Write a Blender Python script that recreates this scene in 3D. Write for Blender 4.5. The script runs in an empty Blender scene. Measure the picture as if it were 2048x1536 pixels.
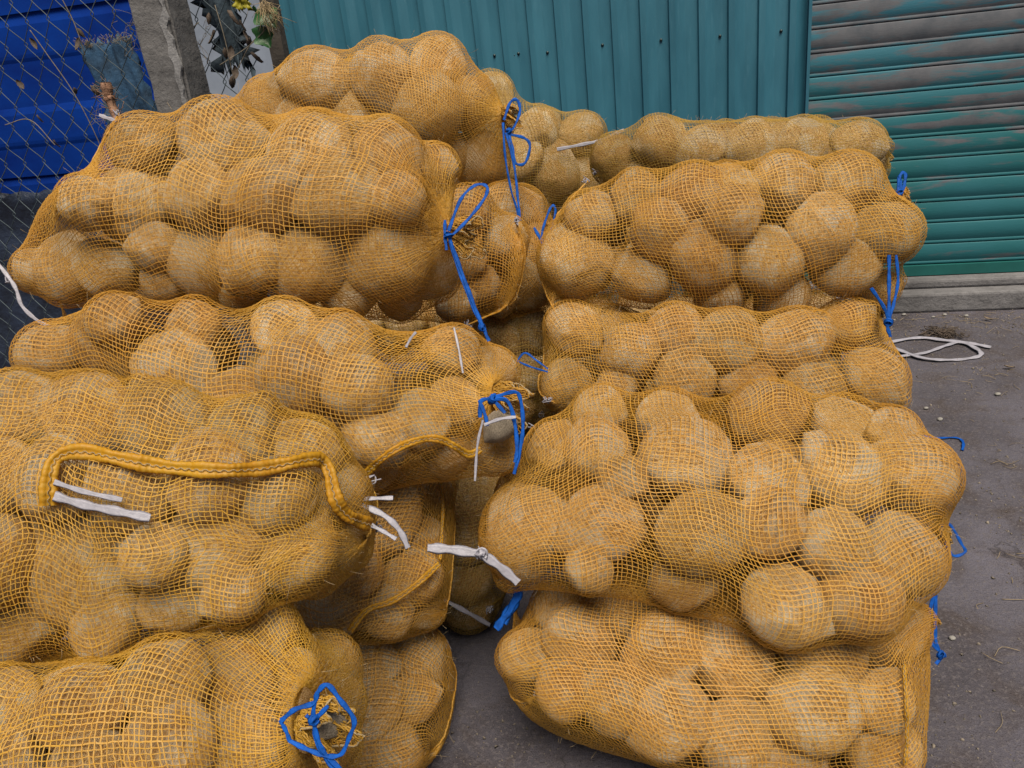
import bpy, bmesh, math, random
import numpy as np
from mathutils import Vector, Matrix, Quaternion

random.seed(7)
rng = np.random.default_rng(7)
S = bpy.context.scene
COL = S.collection

# ------------------------------------------------------------------ camera, world, sun, exposure
F = 1600.0                                    # focal length in pixels of the 2048 px wide photograph
CAM = np.array([0.0, 0.0, 1.5])
_down = np.array([430/F, -3682/F, -1.0]); _down /= np.linalg.norm(_down)
_z = -_down
_x = np.array([7024/F, 66/F, 1.0]); _x -= _z*_x.dot(_z); _x /= np.linalg.norm(_x)
_y = np.cross(_z, _x)
RW = np.array([_x, _y, _z])                   # camera axes -> world
cd = bpy.data.cameras.new('camera'); cam = bpy.data.objects.new('camera', cd); COL.objects.link(cam)
cd.sensor_width = 36.0; cd.lens = 36.0*F/2048; cd.clip_start = 0.05; cd.clip_end = 400
M4 = Matrix([list(RW[0])+[CAM[0]], list(RW[1])+[CAM[1]], list(RW[2])+[CAM[2]], [0, 0, 0, 1]])
cam.matrix_world = M4
S.camera = cam

SUN_EL, SUN_AZ = math.radians(64), math.radians(158)     # azimuth from +Y, clockwise: behind the camera, to its right
w = bpy.data.worlds.new('World'); S.world = w; w.use_nodes = True
nt = w.node_tree; nt.nodes.clear()
sky = nt.nodes.new('ShaderNodeTexSky'); sky.sky_type = 'NISHITA'; sky.sun_disc = False
sky.sun_elevation = SUN_EL; sky.sun_rotation = SUN_AZ
sky.air_density = 1.0; sky.dust_density = 2.5; sky.ozone_density = 1.0
bg = nt.nodes.new('ShaderNodeBackground'); bg.inputs['Strength'].default_value = 0.032
wo = nt.nodes.new('ShaderNodeOutputWorld')
nt.links.new(sky.outputs[0], bg.inputs[0]); nt.links.new(bg.outputs[0], wo.inputs[0])
sl = bpy.data.lights.new('sun', 'SUN'); sl.energy = 4.0; sl.angle = math.radians(36); sl.color = (1.0, 0.90, 0.74)
so = bpy.data.objects.new('sun', sl); COL.objects.link(so)
sd = Vector((math.sin(SUN_AZ)*math.cos(SUN_EL), math.cos(SUN_AZ)*math.cos(SUN_EL), math.sin(SUN_EL)))
so.rotation_euler = sd.to_track_quat('Z', 'Y').to_euler()
S.view_settings.view_transform = 'Standard'; S.view_settings.look = 'None'
S.view_settings.exposure = 0.92; S.view_settings.gamma = 1.0
S.view_settings.use_curve_mapping = False

def ray(px, py):
    return RW @ np.array([(px-1024)/F, -(py-768)/F, -1.0])
def at(px, py, t):                            # point at depth t (metres along the optical axis)
    return CAM + ray(px, py)*t
def at_y(px, py, Y):
    r = ray(px, py); return CAM + r*((Y-CAM[1])/r[1])
def at_z(px, py, z):
    r = ray(px, py); return CAM + r*((z-CAM[2])/r[2])
def pix(P):
    q = (np.asarray(P)-CAM) @ RW
    t = -q[..., 2]
    return np.stack([1024+F*q[..., 0]/t, 768-F*q[..., 1]/t, t], -1)

# ------------------------------------------------------------------ materials
class NT:
    def __init__(s, name):
        s.m = bpy.data.materials.new(name); s.m.use_nodes = True
        s.t = s.m.node_tree; s.t.nodes.clear()
        s.out = s.n('ShaderNodeOutputMaterial')
    def n(s, typ, **kw):
        o = s.t.nodes.new(typ)
        for k, v in kw.items(): setattr(o, k, v)
        return o
    def l(s, a, b): s.t.links.new(a, b)
    def tex(s, kind='Object'):
        return s.n('ShaderNodeTexCoord').outputs[kind]
    def mapped(s, src, scale=(1, 1, 1), rot=(0, 0, 0)):
        m = s.n('ShaderNodeMapping'); m.inputs['Scale'].default_value = scale; m.inputs['Rotation'].default_value = rot
        s.l(src, m.inputs[0]); return m.outputs[0]
    def noise(s, src, scale, detail=4, rough=.55, dist=0.0):
        o = s.n('ShaderNodeTexNoise'); o.inputs['Scale'].default_value = scale; o.inputs['Detail'].default_value = detail
        o.inputs['Roughness'].default_value = rough; o.inputs['Distortion'].default_value = dist
        if src is not None: s.l(src, o.inputs['Vector'])
        return o.outputs['Fac']
    def ramp(s, fac, stops):
        r = s.n('ShaderNodeValToRGB'); e = r.color_ramp.elements
        while len(e) < len(stops): e.new(.5)
        for i, (p, c) in enumerate(stops):
            e[i].position = p
            e[i].color = (c, c, c, 1) if isinstance(c, (int, float)) else (*c, 1)
        s.l(fac, r.inputs[0]); return r.outputs[0]
    def mix(s, fac, a, b, mode='MIX'):
        m = s.n('ShaderNodeMix', data_type='RGBA', blend_type=mode)
        for v, i in ((fac, 0), (a, 6), (b, 7)):
            if isinstance(v, (int, float)): m.inputs[i].default_value = v if i == 0 else (v, v, v, 1)
            elif isinstance(v, tuple): m.inputs[i].default_value = (*v, 1)
            else: s.l(v, m.inputs[i])
        return m.outputs[2]
    def math(s, op, a, b=0.0):
        m = s.n('ShaderNodeMath', operation=op)
        for i, v in enumerate((a, b)):
            if isinstance(v, (int, float)): m.inputs[i].default_value = v
            else: s.l(v, m.inputs[i])
        return m.outputs[0]
    def bump(s, h, strength, dist):
        b = s.n('ShaderNodeBump'); b.inputs['Strength'].default_value = strength; b.inputs['Distance'].default_value = dist
        s.l(h, b.inputs['Height']); return b.outputs[0]
    def bsdf(s, col, rough=.7, metal=0.0, normal=None, spec=.5, trans=None):
        p = s.n('ShaderNodeBsdfPrincipled')
        for v, k in ((col, 'Base Color'), (rough, 'Roughness')):
            if isinstance(v, tuple): p.inputs[k].default_value = (*v, 1)
            elif isinstance(v, (int, float)): p.inputs[k].default_value = v
            else: s.l(v, p.inputs[k])
        p.inputs['Metallic'].default_value = metal
        p.inputs['Specular IOR Level'].default_value = spec
        if normal is not None: s.l(normal, p.inputs['Normal'])
        sh = p.outputs[0]
        if trans:
            tr = s.n('ShaderNodeBsdfTranslucent'); mx = s.n('ShaderNodeMixShader'); mx.inputs[0].default_value = trans
            if isinstance(col, tuple): tr.inputs[0].default_value = (*col, 1)
            else: s.l(col, tr.inputs[0])
            s.l(sh, mx.inputs[1]); s.l(tr.outputs[0], mx.inputs[2]); sh = mx.outputs[0]
        s.l(sh, s.out.inputs[0]); return s.m

def mat_net(name, a, b, dusty):
    t = NT(name); g = t.tex('Object')
    n1 = t.noise(g, 5, 4, .6); n2 = t.noise(g, 160, 3, .6)
    c = t.mix(t.ramp(n1, [(.38, 0.0), (.62, 1.0)]), a, b)
    c = t.mix(t.math('MULTIPLY', t.ramp(n2, [(.45, 0.0), (.75, 1.0)]), .55), c, dusty)
    return t.bsdf(c, .5, normal=t.bump(t.noise(g, 700, 2), .35, .0006), spec=.35, trans=.42)
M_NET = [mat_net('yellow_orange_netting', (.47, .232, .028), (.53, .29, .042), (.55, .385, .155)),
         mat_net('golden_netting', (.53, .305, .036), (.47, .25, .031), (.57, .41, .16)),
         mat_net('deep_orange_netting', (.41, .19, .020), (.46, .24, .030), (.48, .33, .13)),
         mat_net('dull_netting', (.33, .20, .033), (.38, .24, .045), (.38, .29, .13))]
M_HEM = mat_net('hem_webbing', (.50, .27, .012), (.44, .21, .010), (.52, .35, .07))

def mat_coconut():
    t = NT('coconut_husk'); g = t.tex('Object'); oi = t.n('ShaderNodeObjectInfo').outputs['Random']
    off = t.n('ShaderNodeVectorMath', operation='ADD'); t.l(g, off.inputs[0])
    cx = t.n('ShaderNodeCombineXYZ'); t.l(t.math('MULTIPLY', oi, 37.0), cx.inputs[0]); t.l(t.math('MULTIPLY', oi, 11.0), cx.inputs[2])
    t.l(cx.outputs[0], off.inputs[1]); v = off.outputs[0]
    fib = t.noise(t.mapped(v, (13, 13, 1.6)), 2.2, 7, .68, .35)
    fine = t.noise(t.mapped(v, (40, 40, 5)), 2.0, 4, .7, .2)
    big = t.noise(v, 1.3, 3, .55)
    blot = t.noise(v, 3.4, 5, .65, .4)
    base = t.ramp(fib, [(.28, (.26, .135, .045)), (.40, (.62, .35, .125)), (.50, (.84, .56, .25)), (.62, (.94, .77, .50))])
    base = t.mix(t.math('MULTIPLY', t.ramp(big, [(.50, 0.0), (.58, 1.0)]), .8), base, (.90, .80, .63))
    base = t.mix(t.math('MULTIPLY', t.ramp(blot, [(.58, 0.0), (.72, 1.0)]), .4), base, (.26, .16, .085))
    base = t.mix(t.math('MULTIPLY', t.ramp(fine, [(.60, 0.0), (.75, 1.0)]), .35), base, (.68, .56, .42))
    tint = t.ramp(oi, [(0.0, (.72, .58, .42)), (.22, (1.0, .97, .90)), (.42, (.84, .70, .52)), (.62, (1.04, 1.04, 1.02)), (.82, (.97, .91, .82)), (1.0, (.70, .65, .53))])
    base = t.mix(1.0, base, tint, 'MULTIPLY')
    h = t.math('ADD', t.math('MULTIPLY', fib, 1.0), t.math('MULTIPLY', fine, .5))
    return t.bsdf(base, .82, normal=t.bump(h, .9, .06), spec=.25)
M_COCO = mat_coconut()

def simple(name, c, rough=.6, var=.25, scale=30, bump=.2, bd=.002, metal=0.0, trans=None, spec=.5):
    t = NT(name); g = t.tex('Object'); n1 = t.noise(g, scale, 5, .6)
    d = tuple(x*(1-var) for x in c); e = tuple(min(1, x*(1+var)) for x in c)
    return t.bsdf(t.mix(t.ramp(n1, [(.3, 0.0), (.7, 1.0)]), d, e), rough, metal, t.bump(t.noise(g, scale*4, 4), bump, bd), spec, trans)
M_GREYCOCO = simple('grey_husk', (.40, .335, .26), .95, .5, 14, .9, .01, spec=.1)
M_BLUE = simple('blue_raffia', (.003, .060, .30), .62, .4, 60, .6, .002, trans=.15, spec=.15)
M_WHITE = simple('white_raffia', (.30, .295, .35), .45, .18, 50, .6, .002, trans=.3)
M_CREAM = simple('cream_drawcord', (.27, .20, .11), .85, .35, 300, .8, .002)
M_PEBBLE = simple('pale_stone', (.17, .163, .155), .85, .3, 60, .5, .003)
M_STRAW = simple('dry_straw', (0.1754, 0.1345, 0.08187), .8, .35, 20, .2, .002)
M_GRIT = simple('grit', (0.117, 0.09942, 0.08187), .9, .6, 9, .2, .002)
M_WIRE = simple('weathered_wire', (0.0344, 0.04988, 0.06192), .6, .4, 14, .2, .001, .2)
M_DRYLEAF = simple('dry_leaf', (0.04971, 0.03509, 0.02632), .85, .45, 30, .6, .004)
M_IVY = simple('ivy_leaf', (0.01754, 0.07602, 0.02047), .45, .35, 20, .4, .003, trans=.2)
M_STEM = simple('dry_stem', (0.117, 0.09942, 0.07602), .85, .35, 40, .4, .002)
M_TARP = simple('navy_tarpaulin', (0.009357, 0.0152, 0.03216), .5, .5, 6, .6, .02)
M_DENIM = simple('faded_blue_cloth', (0.01462, 0.05263, 0.1111), .85, .6, 9, .6, .01)
M_GREYCLOTH = simple('grey_blue_rag', (0.02047, 0.03509, 0.04971), .9, .5, 9, .7, .01)
M_WOOD = simple('old_batten', (0.02924, 0.02456, 0.02105), .9, .4, 12, .6, .006)
M_HUSKRED = simple('frayed_bark', (0.1754, 0.09357, 0.05848), .9, .35, 30, .8, .006)
M_YELLOW = simple('yellow_mesh', (0.258, 0.2322, 0.01032), .6, .4, 30, .3, .002, trans=.3)
M_FAR = simple('whitewashed_wall', (.20, .235, .31), .9, .15, 4, .2, .004, spec=.1)
M_SCREW = simple('dark_screw', (0.01754, 0.02924, 0.03216), .5, .3, 30, .2, .001, .6)
M_GREEN = simple('green_steel_bar', (.010, .075, .072), .6, .2, 5, .2, .002, spec=.2)

def mat_ground():
    t = NT('dirty_concrete'); g = t.tex('Object')
    a = t.noise(g, 1.6, 7, .65, .5); b = t.noise(g, 6, 7, .7, .4); c = t.noise(g, 90, 5, .75); d = t.noise(g, 330, 3, .7); e = t.noise(g, 28, 6, .7, .6)
    col = t.ramp(a, [(.34, (0.04103, 0.03666, 0.04479)), (.50, (0.07102, 0.06629, 0.08331)), (.66, (0.1065, 0.1014, 0.1308))])
    col = t.mix(t.math('MULTIPLY', t.ramp(b, [(.48, 0.0), (.66, 1.0)]), .75), col, (0.04892, 0.03666, 0.03225))
    col = t.mix(t.math('MULTIPLY', t.ramp(e, [(.55, 0.0), (.68, 1.0)]), .5), col, (0.09869, 0.08735, 0.08959))
    col = t.mix(t.math('MULTIPLY', t.ramp(c, [(.52, 0.0), (.60, 1.0)]), .6), col, (0.1262, 0.1131, 0.121))
    col = t.mix(t.math('MULTIPLY', t.ramp(d, [(.55, 0.0), (.62, 1.0)]), .85), col, (0.01893, 0.01637, 0.01881))
    vo = t.n('ShaderNodeTexVoronoi'); vo.inputs['Scale'].default_value = 42; t.l(g, vo.inputs['Vector'])
    sp = t.math('MULTIPLY', t.ramp(vo.outputs['Distance'], [(.08, 1.0), (.13, 0.0)]), t.ramp(b, [(.45, 0.0), (.6, 1.0)]))
    col = t.mix(t.math('MULTIPLY', sp, .6), col, (0.1893, 0.1677, 0.1702))
    cr = t.n('ShaderNodeTexVoronoi'); cr.feature = 'DISTANCE_TO_EDGE'; cr.inputs['Scale'].default_value = 1.3
    wv = t.n('ShaderNodeVectorMath', operation='ADD'); t.l(g, wv.inputs[0]); nz = t.n('ShaderNodeTexNoise'); nz.inputs['Scale'].default_value = 3; nz.inputs['Detail'].default_value = 6; t.l(g, nz.inputs['Vector']); t.l(nz.outputs['Color'], wv.inputs[1])
    t.l(wv.outputs[0], cr.inputs['Vector']); ck = t.ramp(cr.outputs['Distance'], [(.002, 1.0), (.006, 0.0)])
    col = t.mix(t.math('MULTIPLY', t.math('MULTIPLY', ck, t.ramp(a, [(.5, 0.0), (.6, 1.0)])), .7), col, (0.02368, 0.02183, 0.02687))
    h = t.math('ADD', t.math('MULTIPLY', b, .6), t.math('ADD', t.math('MULTIPLY', c, .35), t.math('MULTIPLY', d, .15)))
    return t.bsdf(col, .9, normal=t.bump(h, .9, .025), spec=.25)
M_GROUND = mat_ground()

def mat_concrete(name, k, tint=(1, 1, 1)):
    t = NT(name); g = t.tex('Object')
    a = t.noise(g, 3.5, 6, .65, .5); b = t.noise(g, 30, 6, .7); c = t.noise(t.mapped(g, (1, 1, .25)), 14, 5, .6)
    f = lambda x: tuple(x*k*i for i in tint)
    col = t.ramp(a, [(.3, f(.6)), (.5, f(1.0)), (.7, f(1.35))])
    col = t.mix(t.math('MULTIPLY', t.ramp(b, [(.5, 0.0), (.7, 1.0)]), .5), col, f(.45))
    col = t.mix(t.math('MULTIPLY', t.ramp(c, [(.55, 0.0), (.75, 1.0)]), .5), col, f(1.7))
    return t.bsdf(col, .9, normal=t.bump(t.math('ADD', b, a), .7, .012), spec=.3)
M_POST = mat_concrete('weathered_post_concrete', .095, (1.02, 1.0, 1.03))
M_PATCH = mat_concrete('pale_mortar', .15, (1.0, 1.0, 1.05))
M_SILL = mat_concrete('sill_concrete', .10, (1.0, .98, 1.04))

def mat_teal():
    t = NT('teal_painted_steel'); g = t.tex('Object')
    a = t.noise(t.mapped(g, (2.5, 2.5, .5)), 3, 5, .6); b = t.noise(t.mapped(g, (9, 9, 1.2)), 5, 5, .7); s = t.noise(g, 70, 4, .7)
    col = t.ramp(a, [(.3, (0.01579, 0.08009, 0.1227)), (.7, (0.0221, 0.1166, 0.1733))])
    col = t.mix(t.math('MULTIPLY', t.ramp(b, [(.56, 0.0), (.78, 1.0)]), .28), col, (0.06314, 0.1741, 0.2412))
    col = t.mix(t.math('MULTIPLY', t.ramp(s, [(.66, 0.0), (.74, 1.0)]), .3), col, (0.09476, 0.1741, 0.2192))
    return t.bsdf(col, t.ramp(a, [(.3, .42), (.7, .58)]), .0, t.bump(b, .15, .004), .45)
M_TEAL = mat_teal()

def mat_shutter():
    t = NT('worn_shutter_paint'); g = t.tex('Object')
    z = t.n('ShaderNodeSeparateXYZ'); t.l(g, z.inputs[0])
    hgt = t.n('ShaderNodeMapRange'); t.l(z.outputs[2], hgt.inputs[0])
    hgt.inputs[1].default_value = .35; hgt.inputs[2].default_value = 1.75; hgt.inputs[3].default_value = -.13; hgt.inputs[4].default_value = .17
    st = t.noise(t.mapped(g, (1.0, 1, 7.5)), 2.4, 4, .55, .5)
    fine = t.noise(t.mapped(g, (5, 3, 30)), 4, 5, .7)
    wear = t.ramp(t.math('ADD', t.math('ADD', st, hgt.outputs[0]), t.math('MULTIPLY', t.math('SUBTRACT', fine, .5), .22)), [(.50, 0.0), (.60, 1.0)])
    up_ = t.n('ShaderNodeMapRange'); t.l(z.outputs[2], up_.inputs[0]); up_.inputs[1].default_value = .9; up_.inputs[2].default_value = 1.35
    teal = t.mix(up_.outputs[0], t.mix(t.ramp(t.noise(g, 2.2, 4), [(.35, 0.0), (.65, 1.0)]), (.011, .084, .094), (.018, .098, .122)), (.028, .110, .155))
    rust = t.ramp(t.noise(g, 8, 6, .65), [(.3, (.058, .066, .080)), (.55, (.088, .092, .106)), (.75, (.065, .105, .128))])
    return t.bsdf(t.mix(wear, teal, rust), t.ramp(wear, [(0, .62), (1, .85)]), 0, t.bump(fine, .25, .003), .2)
M_SHUT = mat_shutter()

def mat_bluesheet():
    t = NT('blue_painted_sheet'); g = t.tex('Object')
    a = t.noise(t.mapped(g, (1, 1, 2)), 2.2, 5, .6); b = t.noise(g, 40, 4, .7)
    col = t.ramp(a, [(.3, (0.001476, 0.01378, 0.123)), (.7, (0.001968, 0.02952, 0.2116))])
    col = t.mix(t.math('MULTIPLY', t.ramp(b, [(.6, 0.0), (.8, 1.0)]), .12), col, (0.02952, 0.0492, 0.1574))
    return t.bsdf(col, .7, 0, t.bump(a, .2, .01), .06)
M_BSHEET = mat_bluesheet()

# ------------------------------------------------------------------ object helpers
def tag(o, label=None, cat=None, group=None, kind=None):
    if label: o['label'] = label
    if cat: o['category'] = cat
    if group: o['group'] = group
    if kind: o['kind'] = kind
    return o
def empty(name, loc=(0, 0, 0)):
    o = bpy.data.objects.new(name, None); o.location = loc; o.empty_display_size = .1; COL.objects.link(o); return o
def link(name, me, parent=None):
    o = bpy.data.objects.new(name, me); COL.objects.link(o)
    if parent is not None:
        o.parent = parent; o.matrix_parent_inverse = Matrix.Translation(-Vector(parent.location))
    return o
def mesh_np(name, V, Q, mats, smooth=True, midx=None):
    """V (n,3), Q (m,4) quads (a repeated last index makes a triangle)."""
    me = bpy.data.meshes.new(name)
    V = np.asarray(V, np.float32); Q = np.asarray(Q, np.int32)
    me.vertices.add(len(V)); me.vertices.foreach_set('co', V.ravel())
    me.loops.add(len(Q)*4); me.loops.foreach_set('vertex_index', Q.ravel())
    me.polygons.add(len(Q)); me.polygons.foreach_set('loop_start', np.arange(0, len(Q)*4, 4, dtype=np.int32))
    me.polygons.foreach_set('loop_total', np.full(len(Q), 4, np.int32))
    if smooth: me.polygons.foreach_set('use_smooth', np.ones(len(Q), bool))
    if midx is not None: me.polygons.foreach_set('material_index', np.asarray(midx, np.int32))
    for m in mats: me.materials.append(m)
    me.update(calc_edges=True); return me
def py_mesh(name, V, Fc, mat, smooth=False):
    me = bpy.data.meshes.new(name); me.from_pydata([tuple(map(float, v)) for v in V], [], Fc); me.materials.append(mat)
    if smooth:
        for p in me.polygons: p.use_smooth = True
    me.update(); return me
def box(V, Fc, lo, hi):
    b = len(V)
    V += [(x, y, z) for z in (lo[2], hi[2]) for y in (lo[1], hi[1]) for x in (lo[0], hi[0])]
    Fc += [tuple(b+i for i in f) for f in ((0, 2, 3, 1), (4, 5, 7, 6), (0, 1, 5, 4), (2, 6, 7, 3), (0, 4, 6, 2), (1, 3, 7, 5))]
def spline(pts, per=8, closed=False):
    P = np.asarray(pts, float); n = len(P)
    if n < 3: return P[0]+(P[-1]-P[0])*np.linspace(0, 1, per+1)[:, None]
    if closed: E = np.vstack([P[-1:], P, P[:2]]); segs = n
    else: E = np.vstack([2*P[0]-P[1], P, 2*P[-1]-P[-2]]); segs = n-1
    out = []
    for i in range(segs):
        a, b, c, d = E[i:i+4]
        for s in np.linspace(0, 1, per, endpoint=False):
            out.append(.5*((2*b)+(-a+c)*s+(2*a-5*b+4*c-d)*s*s+(-a+3*b-3*c+d)*s**3))
    if not closed: out.append(P[-1])
    return np.array(out)
def frames(P):
    T = np.gradient(P, axis=0); T /= np.linalg.norm(T, axis=1)[:, None]+1e-9
    n = np.cross(T[0], [0.3, .2, .93]); n /= np.linalg.norm(n)+1e-9
    N = []
    for t in T:
        n = n-t*n.dot(t); n /= np.linalg.norm(n)+1e-9; N.append(n.copy())
    N = np.array(N); return T, N, np.cross(T, N)
class MB:
    def __init__(s): s.V = []; s.Q = []; s.n = 0
    def add(s, V, Q):
        s.V.append(np.asarray(V, float)); s.Q.append(np.asarray(Q, int)+s.n); s.n += len(V)
    def tube(s, P, r, k=5):
        P = np.asarray(P, float); T, N, B = frames(P); r = np.broadcast_to(np.asarray(r, float), (len(P),))
        a = np.arange(k)*2*np.pi/k
        R = P[:, None]+r[:, None, None]*(np.cos(a)[None, :, None]*N[:, None]+np.sin(a)[None, :, None]*B[:, None])
        i = np.arange(len(P)-1)[:, None]*k; j = np.arange(k)[None]; j2 = (j+1) % k
        s.add(R.reshape(-1, 3), np.stack([i+j, i+j2, i+k+j2, i+k+j], -1).reshape(-1, 4))
        c0, c1 = s.n-len(P)*k, s.n-k
        s.Q.append(np.array([[c0, c0+2, c0+1, c0+1], [c1, c1+1, c1+2, c1+2]]))
    def tape(s, P, w, face=None, twist=0.0, crease=.06):
        """flat ribbon with two folded halves and a real underside"""
        P = np.asarray(P, float); n = len(P); T, N, B = frames(P)
        if face is not None:
            f = np.asarray(face, float); f = np.broadcast_to(f, P.shape)
            N = f-T*(f*T).sum(1)[:, None]; N /= np.linalg.norm(N, axis=1)[:, None]+1e-9; B = np.cross(T, N)
        ph = np.cumsum(rng.normal(0, twist, n)) if twist else np.zeros(n)
        side = np.cos(ph)[:, None]*B+np.sin(ph)[:, None]*N; up = np.cross(side, T)
        ww = w*.5*(1+.18*np.sin(np.arange(n)*.9+rng.uniform(0, 6)))[:, None]
        th = .0009
        row = np.stack([P-side*ww, P-side*ww*.45+up*w*crease, P+side*ww*.1-up*w*crease*.2, P+side*ww*.55+up*w*crease, P+side*ww,
                        P+side*ww*.1-up*(w*crease*.2+th*2)], 1)
        k = 6; i = np.arange(n-1)[:, None]*k; j = np.arange(k)[None]; j2 = (j+1) % k
        s.add(row.reshape(-1, 3), np.stack([i+j, i+j2, i+k+j2, i+k+j], -1).reshape(-1, 4))
    def mesh(s, name, mat, smooth=True):
        return mesh_np(name, np.vstack(s.V), np.vstack(s.Q), [mat], smooth)

# ------------------------------------------------------------------ setting: ground, sill, walls
V, Fc = [], []
box(V, Fc, (-120, -120, -.3), (120, 120, 0))
g = link('ground', py_mesh('ground', V, Fc, M_GROUND)); tag(g, 'dark dusty concrete ground strewn with grit and straw', kind='structure')

WY = 4.34                                     # face of the building
X_L, X_C = -2.13, .535                        # teal sheet wall from X_L to X_C, shutter right of it
V, Fc = [], []
box(V, Fc, (X_C-.15, 4.17, 0), (4.6, WY+.25, .10))
box(V, Fc, (X_C-.15, 4.25, .10), (4.6, WY+.25, .145))
sill = link('concrete_sill', py_mesh('concrete_sill', V, Fc, M_SILL))
bm_ = sill.modifiers.new('bevel', 'BEVEL'); bm_.width = .012; bm_.segments = 2
tag(sill, 'low grey concrete doorstep along the foot of the roller shutter', 'doorstep')

def profile_sheet(x0, x1, z0, z1, y, period, mat, name, parent, phase, axis='x', prof=None, bow=0.0):
    """profiled steel sheet: ribs run along z (axis x) or along x (axis z)"""
    prof = prof or [(0, 0), (.40, 0), (.45, -.019), (.66, -.021), (.72, -.016), (.97, -.001), (1.0, 0)]
    a0, a1 = (x0, x1) if axis == 'x' else (z0, z1)
    pts = []
    k = math.floor((a0-phase)/period)
    while phase+k*period < a1:
        for f, d in prof[:-1]:
            a = phase+(k+f)*period
            if a0 < a < a1: pts.append((a, d))
        k += 1
    pts = [(a0, pts[0][1])]+pts+[(a1, pts[-1][1])]
    o0, o1 = (z0, z1) if axis == 'x' else (x0, x1)
    V, Fc = [], []
    ns = 10
    for lay in (0, .0012):
        for q in range(ns+1):
            o = o0+(o1-o0)*q/ns
            for a, d in pts:
                dy = y+d+lay+bow*math.sin(o*3.1+a*2.3)
                V.append((a, dy, o) if axis == 'x' else (o, dy, a))
    n = len(pts); L = n*(ns+1)
    for q in range(ns):
        for i in range(n-1):
            b = q*n+i; f = (b, b+1, b+n+1, b+n)
            if axis != 'x': f = f[::-1]
            Fc.append(f); Fc.append(tuple(L+i2 for i2 in f[::-1]))
    for q in range(ns):
        Fc.append((q*n, (q+1)*n, L+(q+1)*n, L+q*n)); Fc.append((q*n+n-1, L+q*n+n-1, L+(q+1)*n+n-1, (q+1)*n+n-1))
    for i in range(n-1):
        Fc.append((i, L+i, L+i+1, i+1)); b = ns*n; Fc.append((b+i, b+i+1, L+b+i+1, L+b+i))
    return link(name, py_mesh(name, V, Fc, mat), parent)

wall = tag(empty('sheet_wall', ((X_L+X_C)/2, WY, 0)), 'teal corrugated steel wall behind the sacks, left of the shutter', 'wall')
PER = .139
cuts = [X_L, X_L+PER*6.45, X_L+PER*12.45, X_C]
for i in range(3):
    profile_sheet(cuts[i], cuts[i+1]+(.02 if i < 2 else 0), 0.03, 3.1, WY-.004*(2-i), PER, M_TEAL, 'steel_sheet', wall, X_L+.02, bow=.0022)
V, Fc = [], []
box(V, Fc, (X_L, WY+.03, 0), (X_C-.01, WY+.14, 3.1))
link('backing', py_mesh('backing', V, Fc, M_WOOD), wall)
V, Fc = [], []
box(V, Fc, (X_C, WY-.05, .146), (X_C+.014, WY+.05, 3.1))
link('corner_trim', py_mesh('corner_trim', V, Fc, M_TEAL), wall)
screw = MB()
for r_, z_ in ((.0085, 0), (.0085, .003), (.005, .003), (.0045, .007)):
    pass
a = np.arange(8)*2*np.pi/8
ring = lambda r, y: np.stack([r*np.cos(a), np.full(8, y), r*np.sin(a)], 1)
SV = np.vstack([ring(.0075, 0), ring(.0075, -.003), ring(.0045, -.003), ring(.004, -.007), [[0, -.009, 0]]])
SQ = [[i+8*k, (i+1) % 8+8*k, (i+1) % 8+8*(k+1), i+8*(k+1)] for k in range(3) for i in range(8)]+[[24+i, 24+(i+1) % 8, 32, 32] for i in range(8)]
SCREW = mesh_np('screw', SV, SQ, [M_SCREW], False)
for px, py in ((989, 111), (1029, 111), (1037, 107), (1095, 105), (1205, 90), (1322, 80), (1440, 72), (1562, 62)):
    p = at_y(px, py, WY-.003)
    s = link('screw', SCREW, wall); s.location = (p[0], WY-.004, p[2])

shutter = tag(empty('roller_shutter', (X_C+1.5, WY, .146)), 'closed teal roller shutter with rusty worn slats at right', 'roller shutter')
SH0 = .205; SLP = .1065
SV_, SF_ = [], []
prf = [(.000, .002), (.0015, -.0003), (.006, -.0018), (.014, -.0018), (.016, .0005), (.0185, .0005), (.021, -.0015), (.060, -.0022), (.099, -.0018), (.1035, .0003), (.104, .002)]
Lx = 3.2; nx = 12
for q in range(nx+1):
    for z_, y_ in prf: SV_.append((Lx*q/nx, y_+.0015*math.sin(q*1.3), z_))
n_ = len(prf)
for q in range(nx):
    for i in range(n_-1):
        b = q*n_+i; SF_.append((b, b+n_, b+n_+1, b+1))
for i in range(26):
    me = py_mesh('slat', SV_, SF_, M_SHUT, True)
    z = SH0+i*SLP
    me.transform(Matrix.Translation((X_C+.012, WY+random.uniform(-.002, .002), z)))
    me.set_sharp_from_angle(angle=math.radians(50))
    link('slat', me, shutter)
V, Fc = [], []
box(V, Fc, (X_C+.012, WY-.018, .150), (X_C+.012+Lx, WY+.018, SH0-.003))
b = link('bottom_rail', py_mesh('bottom_rail', V, Fc, M_GREEN), shutter)
V, Fc = [], []
box(V, Fc, (X_C+.016, WY+.03, .146), (X_C+Lx, WY+.06, 3.0)); link('backing', py_mesh('backing', V, Fc, M_WOOD), shutter)

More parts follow.
